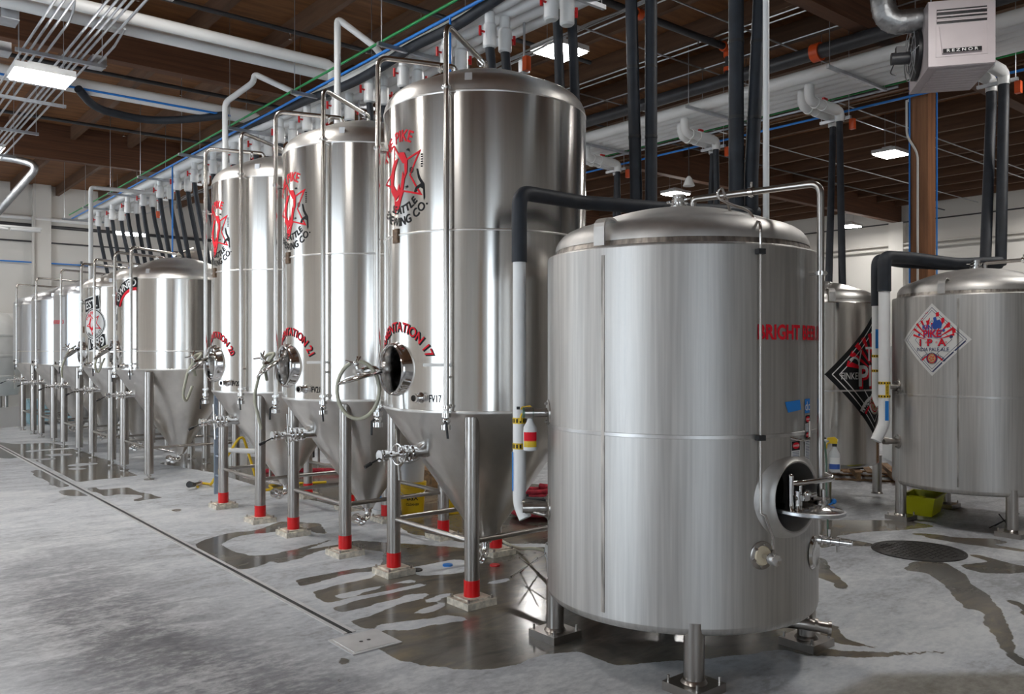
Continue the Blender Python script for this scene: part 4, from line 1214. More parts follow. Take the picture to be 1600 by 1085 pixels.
DT = bright_tank('polished steel tank with the black diamond label behind white pipes', 10.02, 6.02, zb=0.47, polished=True, off=0.62, plates=False, lug=230, fits=100, pipeaz=60)
K = 0.78
S = [dia(K, 0)] + dring(0.69, 0.012, 2, 1) + dring(0.60, 0.012, 2, 1)
for k in range(11):
    a = (15 + 15 * k) * D2R
    S.append(POLY([(0.12 * math.cos(a), 0.0 + 0.12 * math.sin(a)), (0.52 * math.cos(a - 0.07), 0.52 * math.sin(a - 0.07)), (0.52 * math.cos(a + 0.07), 0.52 * math.sin(a + 0.07))], 1, 1))
S += [T('THE', 0.24, 1, (0.015, 0.235), 0, 0.03, 1, 3), T('THE', 0.24, 2, (0, 0.25), 0, 0.02, 1, 4),
      T('PIKE', 0.36, 1, (0.02, -0.045), 0, 0.035, 1.0, 3), T('PIKE', 0.36, 2, (0, -0.02), 0, 0.02, 1.0, 4),
      T('FINKEL', 0.12, 2, (-0.44, -0.02), 0, 0.0, 0.75, 3), T('STREET', 0.12, 2, (0.44, -0.02), 0, 0.0, 0.75, 3),
      RING(0.06, 0.085, 2, (-0.40, 0.13), 3, 16, -20, 150), POLY([(-0.345, 0.12), (-0.30, 0.30), (-0.28, 0.29), (-0.33, 0.10)], 2, 3), star_small((0, 0.47), 0.07, 2, 3),
      LINE((-0.24, -0.19), (-0.10, -0.36), 0.014, 2, 2),
      RING(0.24, 0.32, 2, (-0.02, -0.58), 3, 12, 105, 155), RING(0.20, 0.235, 1, (-0.02, -0.58), 3, 12, 105, 155), ARC('FAMOUS', 0.075, 0, 0.255, 131, True, 0.02, 1, 5, (-0.02, -0.58))]
S += roundel((0.0, -0.36), 0.145, (2, 1, 3), 4)
decal('diamond_label', ['black', 'vred', 'vwhite', 'gold'], S, DT, R, 275.5, 1.625, step=0.05)
# ------------------------------------------------------------------ overhead pipe runs
def pipe_thing(name, label, cat, path, r, mt, rad=0.0, n=12, group=None, joints=None, jr=1.15):
    if joints is None:
        o = MB().tube(fillet(path, rad) if rad else path, r, n).build(name, mt)
        return tag(o, label, cat, group)
    t = empty(name, path[0], 0, label, cat, group)
    o0 = Vector(path[0])
    loc = [Vector(p) - o0 for p in path]
    MB().tube(fillet(loc, rad) if rad else loc, r, n).build('pipe', mt, t)
    for a, d in joints:
        d = Vector(d)
        MB().cyl(Vector(a) - o0 - d * 0.04, Vector(a) - o0 + d * 0.04, r * jr, n=n).build('pipe_coupling', mt, t)
    return t

def hanger(name, label, cat, x0, x1, y, z, rods, group, mt='galv'):
    t = empty(name, (x0, y, z), 0, label, cat, group)
    MB().box(((x1 - x0) / 2, 0, -0.02), (x1 - x0, 0.041, 0.041)).build('strut_channel', mt, t)
    for rx in rods:
        MB().cyl((rx - x0, 0, -0.05), (rx - x0, 0, ZD - z), 0.006, n=6).build('threaded_rod', 'galv', t)
    return t

def nth(i): return ORD[i]

# left run above the tall tanks
for i, x in enumerate((4.99, 5.17, 5.35, 5.53)):
    pipe_thing('white_pipe', 'white jacketed pipe of the left overhead run, %s from the blue line' % nth(i), 'pipe', [(x, -4.0, 5.235), (x, 23.0, 5.235)], 0.080, 'pvc_jacket', n=16,
               group='white pipes of the left run', joints=[((x, yy, 5.235), (0, 1, 0)) for yy in (4.6, 10.6, 16.6)], jr=1.05)
pipe_thing('blue_air_line', 'long blue air line along the left overhead pipe run', 'pipe', [(4.76, -4, 5.2), (4.76, 23, 5.2)], 0.017, 'blue')
pipe_thing('green_line', 'long green line above the blue one on the left pipe run', 'pipe', [(4.72, -4, 5.30), (4.72, 23, 5.30)], 0.015, 'green')
pipe_thing('foam_hose', 'sagging black foam covered hose along the left pipe run', 'hose',
           [(4.87, 13.5, 5.33), (4.87, 11.7, 5.25), (4.86, 9.9, 5.17), (4.86, 9.0, 5.10), (4.86, 8.3, 5.11), (4.86, 7.6, 5.17), (4.86, 7.1, 5.15), (4.86, 6.7, 5.15), (4.86, 6.2, 5.2), (4.86, 5.0, 5.3), (4.86, 3.5, 5.32)], 0.055, 'foam', rad=0.5)
TY = (3.4, 5.5, 7.65, 9.75, 11.9, 14.0, 16.3, 18.4, 20.5, 22.6)
for i, yy in enumerate(TY):
    hanger('strut_hanger', 'steel strut hanger under the left pipe run, %s from the near end' % nth(i), 'hanger', 4.48, 5.66, yy, 5.15, (4.53, 5.62), 'strut hangers of the left run')
DY = [5.45, 6.33, 7.05, 7.88, 8.62, 9.45, 10.25, 11.1, 11.95, 12.8, 13.7, 14.6, 15.5, 16.5, 17.6, 18.7, 19.9, 21.1]
for i, yy in enumerate(DY):
    t = empty('valve_drop', (5.03, yy, 5.2), 0, 'white valve cover pair with red handles, %s from the near end of left run' % nth(i), 'valve', 'white valve drops of the left run')
    for k, dx in enumerate((-0.09, 0.10)):
        b_ = MB().cyl((dx, 0, -0.04), (dx, 0, -0.15), 0.050, n=16).cyl((dx, 0, -0.15), (dx, 0, -0.17), 0.052, 0.066, n=16).cyl((dx, 0, -0.17), (dx, 0, -0.37), 0.066, n=16).cyl((dx, 0, -0.37), (dx, 0, -0.385), 0.066, 0.05, n=16).build('valve_cover', 'pvc', t)
        sx = -1 if k == 0 else 1
        MB().cyl((dx + sx * 0.055, 0, -0.24), (dx + sx * 0.11, 0, -0.24), 0.011, n=8).cyl((dx + sx * 0.115, 0, -0.285), (dx + sx * 0.115, 0, -0.195), 0.015, n=8).build('valve_handle', 'red', b_)
    if yy < 5.9: ends = [(5.47, 5.86, 2.0), (5.58, 5.76, 2.0)]
    else:
        rn = random.Random(i)
        ends = [(5.36 + 0.28 * q + rn.uniform(-0.05, 0.08), yy + rn.uniform(-0.12, 0.12), 1.6 + rn.uniform(-0.3, 0.3)) for q in (0, 1)]
    for k, dx in enumerate((-0.09, 0.10)):
        e = ends[k]
        if yy > 5.9: e = (e[0] + 0.14, e[1], e[2])
        x, z0 = 5.03 + dx, 4.83
        if i < 1: path = [(x + 0.42, yy + 0.38, z0 + 0.3), (e[0], e[1], 3.4), e]
        else: path = [(x, yy, z0), (x + 0.03, yy, z0 - 0.25), e]
        pipe_thing('foam_hose', 'black foam hose hanging from the %s valve pair of the left run, %s one' % (nth(i), ('outer', 'inner')[k]), 'hose', path, 0.040 if i > 1 else 0.046, 'foam', rad=0.35, group='black hoses of the left run')
tr = empty('cable_bundle', (5.72, 3, 5.05), 0, 'bundle of thin grey cables beside the left pipe run', 'cable')
for k in range(7):
    MB().tube([(random.uniform(-.05, .05), q * 0.9, random.uniform(-.03, .03)) for q in range(20)], 0.006, 5).build('cable', 'galv', tr)
for i, yy in enumerate((6.3, 9.6, 14.3, 18.0)):
    t = empty('actuator', (5.35, yy, 4.72), 0, 'small grey and orange valve actuator among the hoses, %s from the near end' % nth(i), 'actuator', 'valve actuators of the left run')
    MB().box((0, 0, 0), (0.09, 0.07, 0.12)).build('body', 'galv', t)
    MB().box((-0.02, -0.06, 0.01), (0.06, 0.06, 0.14)).build('cover', 'orange', t)
    MB().cyl((0, 0, 0.06), (0, 0, 0.455), 0.012, n=8).build('conduit', 'galv', t)
# thin blue drops
pipe_thing('blue_air_line', 'blue air line dropping behind the largest tank', 'pipe', [(4.76, 6.73, 5.2), (4.76, 6.73, 3.6)], 0.012, 'blue')
pipe_thing('blue_air_line', 'bright blue air line dropping behind the ribbon sticker tank', 'pipe', [(4.76, 15.2, 5.2), (4.76, 15.2, 3.0)], 0.014, 'blue')
# white risers between the tanks
pipe_thing('white_riser', 'white plastic riser bent over between the FV21 and FV20 tanks', 'pipe', [(4.50, 8.57, 2.2), (4.50, 8.57, 5.68), (4.86, 8.35, 5.38), (4.99, 8.35, 5.25)], 0.038, 'pvc', rad=0.06)
pipe_thing('white_riser', 'white plastic riser with a long bend beyond the FV20 tank', 'pipe', [(4.07, 10.85, 2.6), (4.07, 10.85, 5.17), (4.36, 10.62, 5.44), (4.37, 10.62, 5.55), (4.99, 10.25, 5.24)], 0.038, 'pvc', rad=0.06)
pipe_thing('white_riser', 'white plastic riser in front of the back wall', 'pipe', [(3.83, 16.92, 1.6), (3.83, 16.92, 4.95), (4.99, 16.92, 4.98), (4.99, 16.92, 5.2)], 0.038, 'pvc', rad=0.06)
# pipes crossing to the run from the left
for yy, zz, lb in ((9.60, 5.52, 'upper white pipe of the pair crossing the ceiling at top left'), (9.93, 5.50, 'lower white pipe of the pair crossing the ceiling at top left')):
    pipe_thing('white_pipe', lb, 'pipe', [(-5.6, yy, zz), (4.98 if yy < 9.7 else 5.3, yy, zz), (4.98 if yy < 9.7 else 5.3, yy, 5.26)], 0.066, 'pvc_jacket', rad=0.12, n=16)
pipe_thing('white_pipe', 'thick white pipe crossing the ceiling behind the linear light', 'pipe', [(-5.6, 12.45, 5.5), (5.17, 12.45, 5.5), (5.17, 12.45, 5.25)], 0.10, 'pvc_jacket', rad=0.14, n=18)
pipe_thing('blue_air_line', 'blue air line under the thick white ceiling pipe', 'pipe', [(-5.6, 12.32, 5.43), (4.70, 12.32, 5.43)], 0.015, 'blue')
pipe_thing('foam_hose', 'black foam hose sagging below the thick white ceiling pipe', 'hose', [(2.62, 12.25, 5.40), (2.9, 12.6, 5.27), (3.6, 12.8, 5.27), (4.1, 12.6, 5.32), (4.6, 12.3, 5.42)], 0.055, 'foam', rad=0.4)
# conduit bank along the ceiling at left
CX = (1.75, 1.82, 1.89, 1.98, 2.15, 2.22, 2.28, 2.34, 2.44, 2.51)
for i, x in enumerate(CX):
    pth = [(x, 4.0, 5.34), (x, 27.3, 5.34)]
    if i == 3: pth = [(x, 9.3, 5.9), (x, 9.45, 5.40), (x, 9.7, 5.34), (x, 27.3, 5.34)]
    if i == 9: pth = [(x, 9.6, 5.38), (x, 9.8, 5.35), (x + 0.02, 10.1, 5.34), (x + 0.04, 10.95, 5.36)]
    pipe_thing('steel_conduit', 'steel conduit of the ceiling bank, %s from its left edge' % nth(i), 'conduit', pth, 0.014, 'galv', rad=0.05 if len(pth) > 2 else 0, n=8, group='steel conduits along the ceiling')
for i, yy in enumerate((6.9, 8.3, 10.80, 12.9, 14.8, 16.8, 19.0)):
    hanger('conduit_hanger', 'strut hanger under the steel conduit bank, %s from the near end' % nth(i), 'hanger', 1.665, 2.605, yy, 5.325, (1.70, 2.57), 'conduit hangers')
for (x, y, lb) in ((1.60, 11.25, 'grey junction box at the left edge of the conduit bank'), (1.50, 10.14, 'small grey junction box left of the conduit bank'), (2.57, 11.05, 'grey junction box at the end of a bent conduit')):
    t = empty('junction_box', (x, y, 5.42), 0, lb, 'junction box')
    MB().box((0, 0, 0), (0.16, 0.26, 0.10)).build('box', 'galv', t)
    MB().box((0, 0, -0.055), (0.17, 0.27, 0.008)).build('cover_plate', 'galv', t)
# sprinkler lines
def sprinkler(label, p0, p1, r=0.032, heads=3):
    t = empty('sprinkler_pipe', p0, 0, label, 'sprinkler pipe')
    d = Vector(p1) - Vector(p0)
    MB().cyl((0, 0, 0), d, r, n=12).build('pipe', 'blackpipe', t)
    for k in range(heads):
        q = d * (k + 0.5) / heads
        MB().cyl(q - Vector((0, 0, r)), q - Vector((0, 0, 0.11)), 0.010, n=8).cyl(q - Vector((0, 0, 0.11)), q - Vector((0, 0, 0.118)), 0.022, n=10).build('sprinkler_head', 'chrome', t)
    return t
sprinkler('black sprinkler pipe above the white pipe pair', (2.9, 9.05, 6.3), (9.0, 9.05, 6.3))
sprinkler('black sprinkler pipe between the white pipe pair and the first far beam', (2.0, 10.9, 6.35), (8.0, 10.9, 6.35))
sprinkler('black sprinkler pipe beyond the thick white ceiling pipe', (1.0, 13.95, 6.2), (8.0, 13.95, 6.2))
sprinkler('black sprinkler pipe near the far beam at left', (1.0, 17.3, 6.2), (8.0, 17.3, 6.2))
t = sprinkler('black sprinkler main with red couplings above the right pipe run', (6.0, 7.40, 6.33), (10.19, 7.40, 6.33), 0.05)
for xx in (2.2, 4.06): MB().cyl((xx, 0, 0), (xx + 0.10, 0, 0), 0.072, n=14).build('grooved_coupling', 'orange', t)
for z0_, z1_ in ((-0.05, -0.13), (-0.28, -0.34)): MB().cyl((4.19, 0, z0_), (4.19, 0, z1_), 0.07, n=14).build('grooved_coupling', 'orange', t)
MB().cyl((4.19, 0, 0), (4.19, 0, -0.40), 0.048, n=12).build('drop_pipe', 'blackpipe', t)

# right run
for i in range(6):
    x = 10.43 + 0.19 * i
    pipe_thing('white_pipe', 'white jacketed pipe of the right overhead run, %s from the black pipe' % nth(i), 'pipe', [(x, -4, 5.695), (x, 24.5, 5.695)], 0.088, 'pvc_jacket', n=16, group='white pipes of the right run')
bp_ = empty('sprinkler_main', (10.19, -4, 5.88), 0, 'thick black pipe with a red coupling beside the right white run', 'sprinkler pipe')
MB().cyl((0, 0, 0), (0, 28, 0), 0.095, n=18).build('pipe', 'blackpipe', bp_)
MB().cyl((0, 9.93, 0), (0, 10.05, 0), 0.122, n=18).build('grooved_coupling', 'orange', bp_)
for i, yy in enumerate((3.34, 5.72, 8.0, 10.58, 13.1, 15.6, 18.4)):
    hanger('strut_hanger', 'steel strut hanger under the right pipe run, %s from the near end' % nth(i), 'hanger', 9.98, 11.52, yy, 5.60, (10.03, 11.48), 'strut hangers of the right run')
pipe_thing('blue_air_line', 'long blue air line below the right pipe run', 'pipe', [(11.70, -3, 5.465), (11.70, 22, 5.465)], 0.018, 'blue')
pipe_thing('steel_conduit', 'grey conduit along the outer side of the right pipe run', 'conduit', [(11.64, 5.6, 5.626), (11.64, 22, 5.626)], 0.023, 'galv', n=8)
pipe_thing('copper_line', 'thin brown line between the conduit and the right blue line', 'pipe', [(11.75, -3, 5.557), (11.75, 22, 5.557)], 0.014, 'bronze', n=8)
pipe_thing('green_line', 'green line along the outer side of the right white run', 'pipe', [(11.57, -3, 5.65), (11.57, 22, 5.65)], 0.014, 'green', n=8)
pipe_thing('blue_air_line', 'short blue air line beside the heater on the right run', 'pipe', [(11.59, -2.0, 5.775), (11.59, 6.8, 5.775)], 0.022, 'blue', n=8)
TE = (4.16, 6.35, 8.53, 10.75)
for i, yy in enumerate(TE):
    t = empty('branch_tee', (10.60, yy, 5.68), 0, 'pair of white branch elbows under the right run, %s from the heater' % nth(i), 'pipe branch', 'white branch elbows of the right run')
    for k, dy in enumerate((0.0, 0.22)):
        e = 1.01 if k else 0.81
        x0 = 0.0 if k == 0 else 0.19
        b_ = MB().tube(fillet([(x0, dy, -0.06), (x0, dy, -0.28), (e, dy, -0.28), (e, dy, -0.43)], 0.12, 6), 0.068, 14).build('branch_elbow', 'pvc', t)
        MB().cyl((x0 + 0.14, dy, -0.28), (x0 + 0.18, dy, -0.28), 0.082, n=14).cyl((x0 + 0.34, dy, -0.28), (e - 0.11, dy, -0.28), 0.080, n=14).build('valve_cover', 'pvc', b_)
        MB().box((x0 + 0.41, dy, -0.18), (0.10, 0.034, 0.03)).cyl((x0 + 0.41, dy, -0.23), (x0 + 0.41, dy, -0.17), 0.010, n=6).build('valve_handle', 'red', b_)
    MB().box((0.85, 0.09, -0.385), (0.041, 0.48, 0.041)).build('strut_channel', 'galv', t)
    mb = MB()
    for dy in (-0.12, 0.31): mb.cyl((0.85, dy, -0.41), (0.85, dy, 1.05), 0.005, n=6)
    mb.build('threaded_rod', 'galv', t)
    MB().box((0.97, -0.11, -0.46), (0.07, 0.07, 0.15)).build('actuator', 'orange', t)
RH = {0: [((10.69, 3.93, 2.93),), ((10.56, 4.05, 2.93),)], 1: [((10.24, 5.66, 2.72),), ((10.04, 5.74, 2.74),)],
      2: [((11.60, 8.60, 2.5),), ((11.50, 8.82, 2.5),)], 3: [((11.62, 10.85, 2.5),), ((11.55, 11.05, 2.5),)]}
for i, v in RH.items():
    for k, pth in enumerate(v):
        st_ = (10.60 + (1.01 if k else 0.81), TE[i] + 0.22 * k, 5.26)
        pipe_thing('foam_hose', 'black foam hose hanging from the %s branch of the right run, %s one' % (nth(i), ('outer', 'inner')[k]), 'hose', [st_, (st_[0], st_[1], 5.1)] + list(pth), 0.062 if i == 0 else 0.048, 'foam', rad=0.3, group='black hoses of the right run')

# large vertical foam hoses behind the front tank
for lb, a, b_, r in (('thick black foam hose left of the pair behind the front tank crown', (5.37, 4.91), (5.41, 4.88), 0.052),
                     ('thick black foam hose second from left behind the front tank crown', (5.50, 4.79), (5.50, 4.79), 0.052),
                     ('thickest black foam hose above the white post, with a taped joint', (5.58, 3.98), (5.57, 3.97), 0.060),
                     ('thick black foam hose slanting beside the white post', (5.74, 3.84), (5.67, 3.90), 0.055)):
    short = a[1] < 4.5
    t = empty('foam_hose', (b_[0], b_[1], 0), 0, lb, 'hose', 'thick hoses behind the front tank')
    zb = 2.98 if short else 1.2
    top = Vector((a[0] - b_[0], a[1] - b_[1], 5.2))
    MB().tube([(0, 0, zb), (0, 0, 3.3), top * 0.5 + Vector((0, 0, 1.65)), top], r, 16).build('foam_sleeve', 'foam', t)
    for zz in (3.75, 4.35):
        f = (zz - 3.3) / 1.9
        c_ = Vector((top.x * f, top.y * f, zz))
        MB().cyl(c_ - Vector((0, 0, 0.012)), c_ + Vector((0, 0, 0.012)), r + 0.003, n=16).build('tape_wrap', 'rubber', t)
pipe_thing('white_post', 'slim white pipe rising behind the front tank crown', 'pipe', [(5.48, 3.64, 0.0), (5.48, 3.64, 6.4)], 0.024, 'pvc', n=12)

def jacket_line(label, pts, zb, zs, r=0.044, stripe=True, tag2=False, fit=None):
    """insulated line: black foam along the crown, a white cover down the side of the tank"""
    o0 = Vector((pts[0][0], pts[0][1], 0))
    t = empty('insulated_line', o0, 0, label, 'pipe')
    L = [Vector(p) - o0 for p in pts]
    MB().tube(fillet([Vector((0, 0, zs - 0.02))] + L, 0.10, 6), r * 1.18, 16).build('foam_sleeve', 'foam', t)
    lower = [Vector((0, 0, zs)), Vector((0, 0, zb))]
    if fit:
        f = Vector(fit) - o0
        k = Vector((f.x, f.y, 0)).normalized()
        lower = [Vector((0, 0, zs)), Vector((0, 0, zb + 0.02)), k * 0.05 + Vector((0, 0, zb - 0.07))] if not tag2 else [Vector((0, 0, zs)), Vector((0, 0, zb + 0.10)), Vector((-0.09, 0.05, zb - 0.10))]
    c_ = MB().tube(fillet(lower, 0.06), r, 20).build('pipe_cover', 'pvc_jacket', t)
    if fit:
        MB().cyl((0, 0, fit[2]) if not tag2 else (-0.02, 0, fit[2]), f, 0.030, n=14).build('fitting_pipe', 'leg', t)
    return t, c_, r
def band(t, z, r, h=0.04):
    """yellow and black hazard tape"""
    mb = MB()
    mb.mi = 0
    mb.cyl((0, 0, z - h / 2), (0, 0, z + h / 2), r + 0.002, n=24)
    mb.mi = 1
    for k in range(12):
        M4 = Matrix.Rotation(k * 30 * D2R, 4, 'Z')
        mb.box((r + 0.0025, 0, z), (0.002, r * 0.24, h * 0.62), M4=M4)
    return mb.build('hazard_tape', ['yellow', 'black'], t)
t, c_, r = jacket_line('white covered cooling line with black foam top left of the front tank', [(3.60, 4.29, 2.97), (4.3, 4.42, 3.0), (5.0, 4.20, 3.0), (5.45, 3.98, 3.0), (5.72, 3.88, 3.0)], 0.86, 2.52, fit=(3.66, 4.04, 0.889))
for zz in (1.44, 1.27): band(c_, zz, r)
M4 = Matrix.Rotation(150 * D2R, 4, 'Z')
MB().box((r + 0.001, 0, 1.10), (0.003, 0.03, 0.26), M4=M4).build('blue_label', 'tapeblue', c_)
t, c_, r = jacket_line('white covered cooling line in front of the diamond label, beside the right tank', [(9.21, 4.59, 2.97), (9.8, 4.55, 2.99), (10.3, 4.25, 2.93), (10.69, 3.93, 2.95)], 1.0, 2.60, r=0.072 * 0.85, fit=(9.38, 4.52, 0.889), tag2=True)
for zz in (1.55, 1.40): band(c_, zz, r, 0.03)
for az in (200, 235, 270):
    decal('warning_label', ['yellow', 'black'], [POLY([(-0.02, -0.06), (0.02, -0.06), (0.02, 0.06), (-0.02, 0.06)], 0), T('GLYCOL', 0.025, 1, (0, 0), 90, 0.02, 1, 1)], c_, r, az, 1.475, step=0.02) if az == 235 else None
MB().box((r + 0.001, 0, 1.24), (0.003, 0.04, 0.22), M4=Matrix.Rotation(232 * D2R, 4, 'Z')).build('blue_label', 'tapeblue', c_)
t, c_, r = jacket_line('second white covered cooling line just behind the first at the right tank', [(9.41, 4.78, 2.98), (9.9, 4.72, 2.96), (10.4, 4.35, 2.93), (10.56, 4.05, 2.95)], 1.35, 2.45, r=0.052, fit=(9.38, 4.52, 1.505))
band(c_, 1.85, r, 0.03); band(c_, 1.68, r, 0.03)
MB().box((r + 0.001, 0, 2.05), (0.003, 0.04, 0.22), M4=Matrix.Rotation(215 * D2R, 4, 'Z')).build('blue_label', 'tapeblue', c_)

# ------------------------------------------------------------------ unit heater
def heater():
    ax = math.atan2(0.592, 0.806)
    t = empty('unit_heater', (9.24, 3.78, 4.91), ax - math.pi / 2, 'pinkish white unit heater with a black name strip above the right tanks', 'heater')
    t.scale = (0.8, 0.8, 0.8)
    W, Hh, Dp = 0.80, 0.88, 1.15          # local -Y is the front
    MB().box((0, Dp / 2, Hh / 2), (W, Dp, Hh)).build('cabinet', 'heater', t)
    f = MB()
    f.box((0, -0.012, Hh / 2), (W, 0.024, Hh - 0.02))
    fr = f.build('front_panel', 'heater', t)
    mb = MB()
    for (cx, cz, sx, sz) in ((0, Hh - 0.255, 0.62, 0.012), (0, 0.135, 0.62, 0.012), (-0.305, 0.34, 0.012, 0.41), (0.305, 0.34, 0.012, 0.41)):
        mb.box((cx, -0.028, cz), (sx, 0.010, sz))
    mb.build('panel_frame', 'heater', fr)
    v = [(-0.27, -0.03, 0.53), (0.27, -0.03, 0.53), (0.235, -0.055, 0.17), (-0.235, -0.055, 0.17), (-0.27, -0.02, 0.53), (0.27, -0.02, 0.53), (0.235, -0.02, 0.17), (-0.235, -0.02, 0.17)]
    mb = MB()
    bv = [mb.b.verts.new(q) for q in v]
    for q in ((0, 1, 2, 3), (4, 7, 6, 5), (0, 4, 5, 1), (1, 5, 6, 2), (2, 6, 7, 3), (3, 7, 4, 0)): mb.b.faces.new([bv[k] for k in q])
    mb.build('access_door', 'heater', fr)
    lv = MB().box((0, -0.026, 0.66), (0.60, 0.006, 0.19)).build('louver_opening', 'opening_shade', fr)  # dark sheet painted for the shade behind the slats
    mb = MB()
    for k in range(3): mb.box((0, -0.035, 0.60 + 0.06 * k), (0.60, 0.03, 0.018))
    mb.build('louver_slat', 'heater', lv)
    st = MB().box((0, -0.062, 0.195), (0.46, 0.012, 0.05)).build('name_strip', 'black', fr)
    vv, ff = text2d('R E Z N O R', 0.052, 0.02, 1.35)
    me = bpy.data.meshes.new('lettering')
    me.from_pydata([(x, -0.0695, 0.195 + y) for x, y in vv], [], ff)
    me.materials.append(M['vwhite'])
    o = bpy.data.objects.new('lettering', me)
    C.objects.link(o)
    o.parent = st
    # sloping bottom louvers
    mb = MB()
    for k in range(9): mb.box((0.04, 0.12 + 0.11 * k, -0.012), (W - 0.16, 0.085, 0.012))
    mb.build('bottom_louver', 'heater', t)
    # fan at the back left
    MB().cyl((-W / 2 - 0.005, 0.62, 0.40), (-W / 2 - 0.05, 0.62, 0.40), 0.36, n=32).build('fan_opening', 'opening_shade', t)  # solid dark disc, coloured as the shade inside the fan hole
    mb = MB()
    for rr in (0.14, 0.25, 0.355):
        mb.tube([(-W / 2 - 0.10, 0.62 + rr * math.cos(2 * math.pi * k / 28), 0.40 + rr * math.sin(2 * math.pi * k / 28)) for k in range(28)], 0.006, 6, closed=True)
    for k in range(6):
        a = k * 60 * D2R
        mb.cyl((-W / 2 - 0.10, 0.62, 0.40), (-W / 2 - 0.06, 0.62 + 0.37 * math.cos(a), 0.40 + 0.37 * math.sin(a)), 0.006, n=6)
    mb.build('fan_guard', 'galv', t)
    mb = MB()
    mb.cyl((-W / 2 - 0.10, 0.62, 0.36), (-W / 2 - 0.34, 0.62, 0.36), 0.085, n=18)
    mb.box((-W / 2 - 0.22, 0.62, 0.47), (0.12, 0.10, 0.10))
    mb.tube(fillet([(-W / 2 - 0.30, 0.62, 0.30), (-W / 2 - 0.36, 0.6, 0.15), (-W / 2 - 0.28, 0.6, 0.12)], 0.05), 0.008, 6)
    mb.build('fan_motor', 'blackpipe', t)
    mb = MB()
    for sx in (-0.34, 0.34):
        for sy in (0.1, 1.05): mb.cyl((sx, sy, Hh - 0.02), (sx, sy, (ZD - 4.91) / 0.8), 0.008, n=6)
    mb.build('hanging_rod', 'galv', t)
    # flue duct elbow
    mb = MB()
    pts = fillet([(-W / 2 + 0.02, 0.40, 0.80), (-0.86, 0.34, 0.76), (-0.92, 0.32, 1.25)], 0.36, 6)
    mb.tube(pts, 0.16, 24)
    el = mb.build('duct_elbow', 'duct', t, ang=20)
    mb = MB()
    for k in range(1, len(pts) - 1):
        d = (pts[k + 1] - pts[k - 1]).normalized()
        mb.cyl(pts[k] - d * 0.006, pts[k] + d * 0.006, 0.164, n=24)
    mb.build('duct_seam', 'duct', el)
heater()
t = empty('access_point', (12.45, 5.72, 5.62), 0, 'round white disc hanging below the heater beside the timber column', 'access point')
MB().lathe([(0, -0.035), (0.07, -0.03), (0.115, -0.008), (0.12, 0.01), (0, 0.03)], 32).build('disc', 'white', t)
MB().tube(fillet([(0, 0, 0.02), (-0.05, 0, 0.25), (-0.12, 0.02, 0.32), (-0.10, 0.02, 1.1)], 0.05), 0.012, 8).build('mounting_conduit', 'galv', t)
# conduits by the column and over the right ceiling
pipe_thing('steel_conduit', 'pale conduit bending down the side of the timber column', 'conduit', [(11.80, 5.56, 5.45), (11.80, 5.56, 4.95), (11.81, 5.41, 4.68), (11.81, 5.41, 0.0)], 0.016, 'wallstrip', rad=0.1, n=8)
pipe_thing('blue_air_line', 'blue line down the left edge of the timber column', 'pipe', [(11.815, 5.525, 5.9), (11.815, 5.525, 1.0)], 0.012, 'blue', n=8)
pipe_thing('blue_air_line', 'blue line down the right edge of the timber column', 'pipe', [(12.085, 5.27, 5.9), (12.085, 5.27, 1.0)], 0.012, 'blue', n=8)
G = [('x', 8.05, 6.25, 7.6, 14.0, 'thin conduit crossing the ceiling left of the red coupling'), ('x', 6.85, 6.35, 8.2, 13.0, 'thin conduit crossing the ceiling past the slanting hose'),
     ('y', 9.78, 6.38, 3.0, 20.0, 'thin conduit of a parallel pair running over the right pipe run, near one'), ('y', 9.95, 6.38, 3.0, 20.0, 'thin conduit of a parallel pair running over the right pipe run, far one'),
     ('y', 10.75, 6.38, 2.0, 20.0, 'single thin conduit running over the right pipe run toward the far beam'), ('x', 10.25, 6.3, 8.0, 26.2, 'long thin conduit crossing the far right ceiling'),
     ('x', 7.45, 6.15, 11.5, 26.2, 'upper conduit of a pair running to the timber column'), ('x', 7.75, 6.12, 11.5, 26.2, 'lower conduit of a pair running to the timber column'),
     ('x', 11.2, 6.2, 8.0, 26.2, 'dark conduit crossing below the far right joists'), ('y', 8.3, 6.4, 5.5, 12.0, 'thin conduit over the brightest lamp')]
for i, (ax_, c0, zz, a, b_, lb) in enumerate(G):
    p0, p1 = ((a, c0, zz), (b_, c0, zz)) if ax_ == 'x' else ((c0, a, zz), (c0, b_, zz))
    pipe_thing('ceiling_conduit', lb, 'conduit', [p0, p1], 0.012 if 'dark' not in lb else 0.02, 'galv' if 'dark' not in lb else 'blackpipe', n=8)
t = empty('bell_lamp', (11.33, 9.03, 4.72), 0, 'small white bell shaped fixture hanging under the second branch of the right run', 'fixture')
MB().lathe([(0.02, 0.16), (0.05, 0.12), (0.10, 0.0), (0.095, -0.01), (0.0, 0.0)], 28).build('shade', 'white', t)
MB().cyl((0, 0, 0.15), (0, 0, 2.0), 0.006, n=6).build('cord', 'blackpipe', t)
# flue pipe at far left
t = empty('flue_pipe', (2.78, 19.7, 4.9), 0, 'galvanised flue pipe bending up at the left edge', 'duct')
MB().tube(fillet([(-1.5, 1.0, 0.95), (0.1, -0.1, 0.95), (0.62, -0.45, 0.80), (-0.1, 0.1, -0.25), (-1.2, 1.0, -1.7)], 0.25, 6), 0.075, 16).build('pipe', 'duct', t)
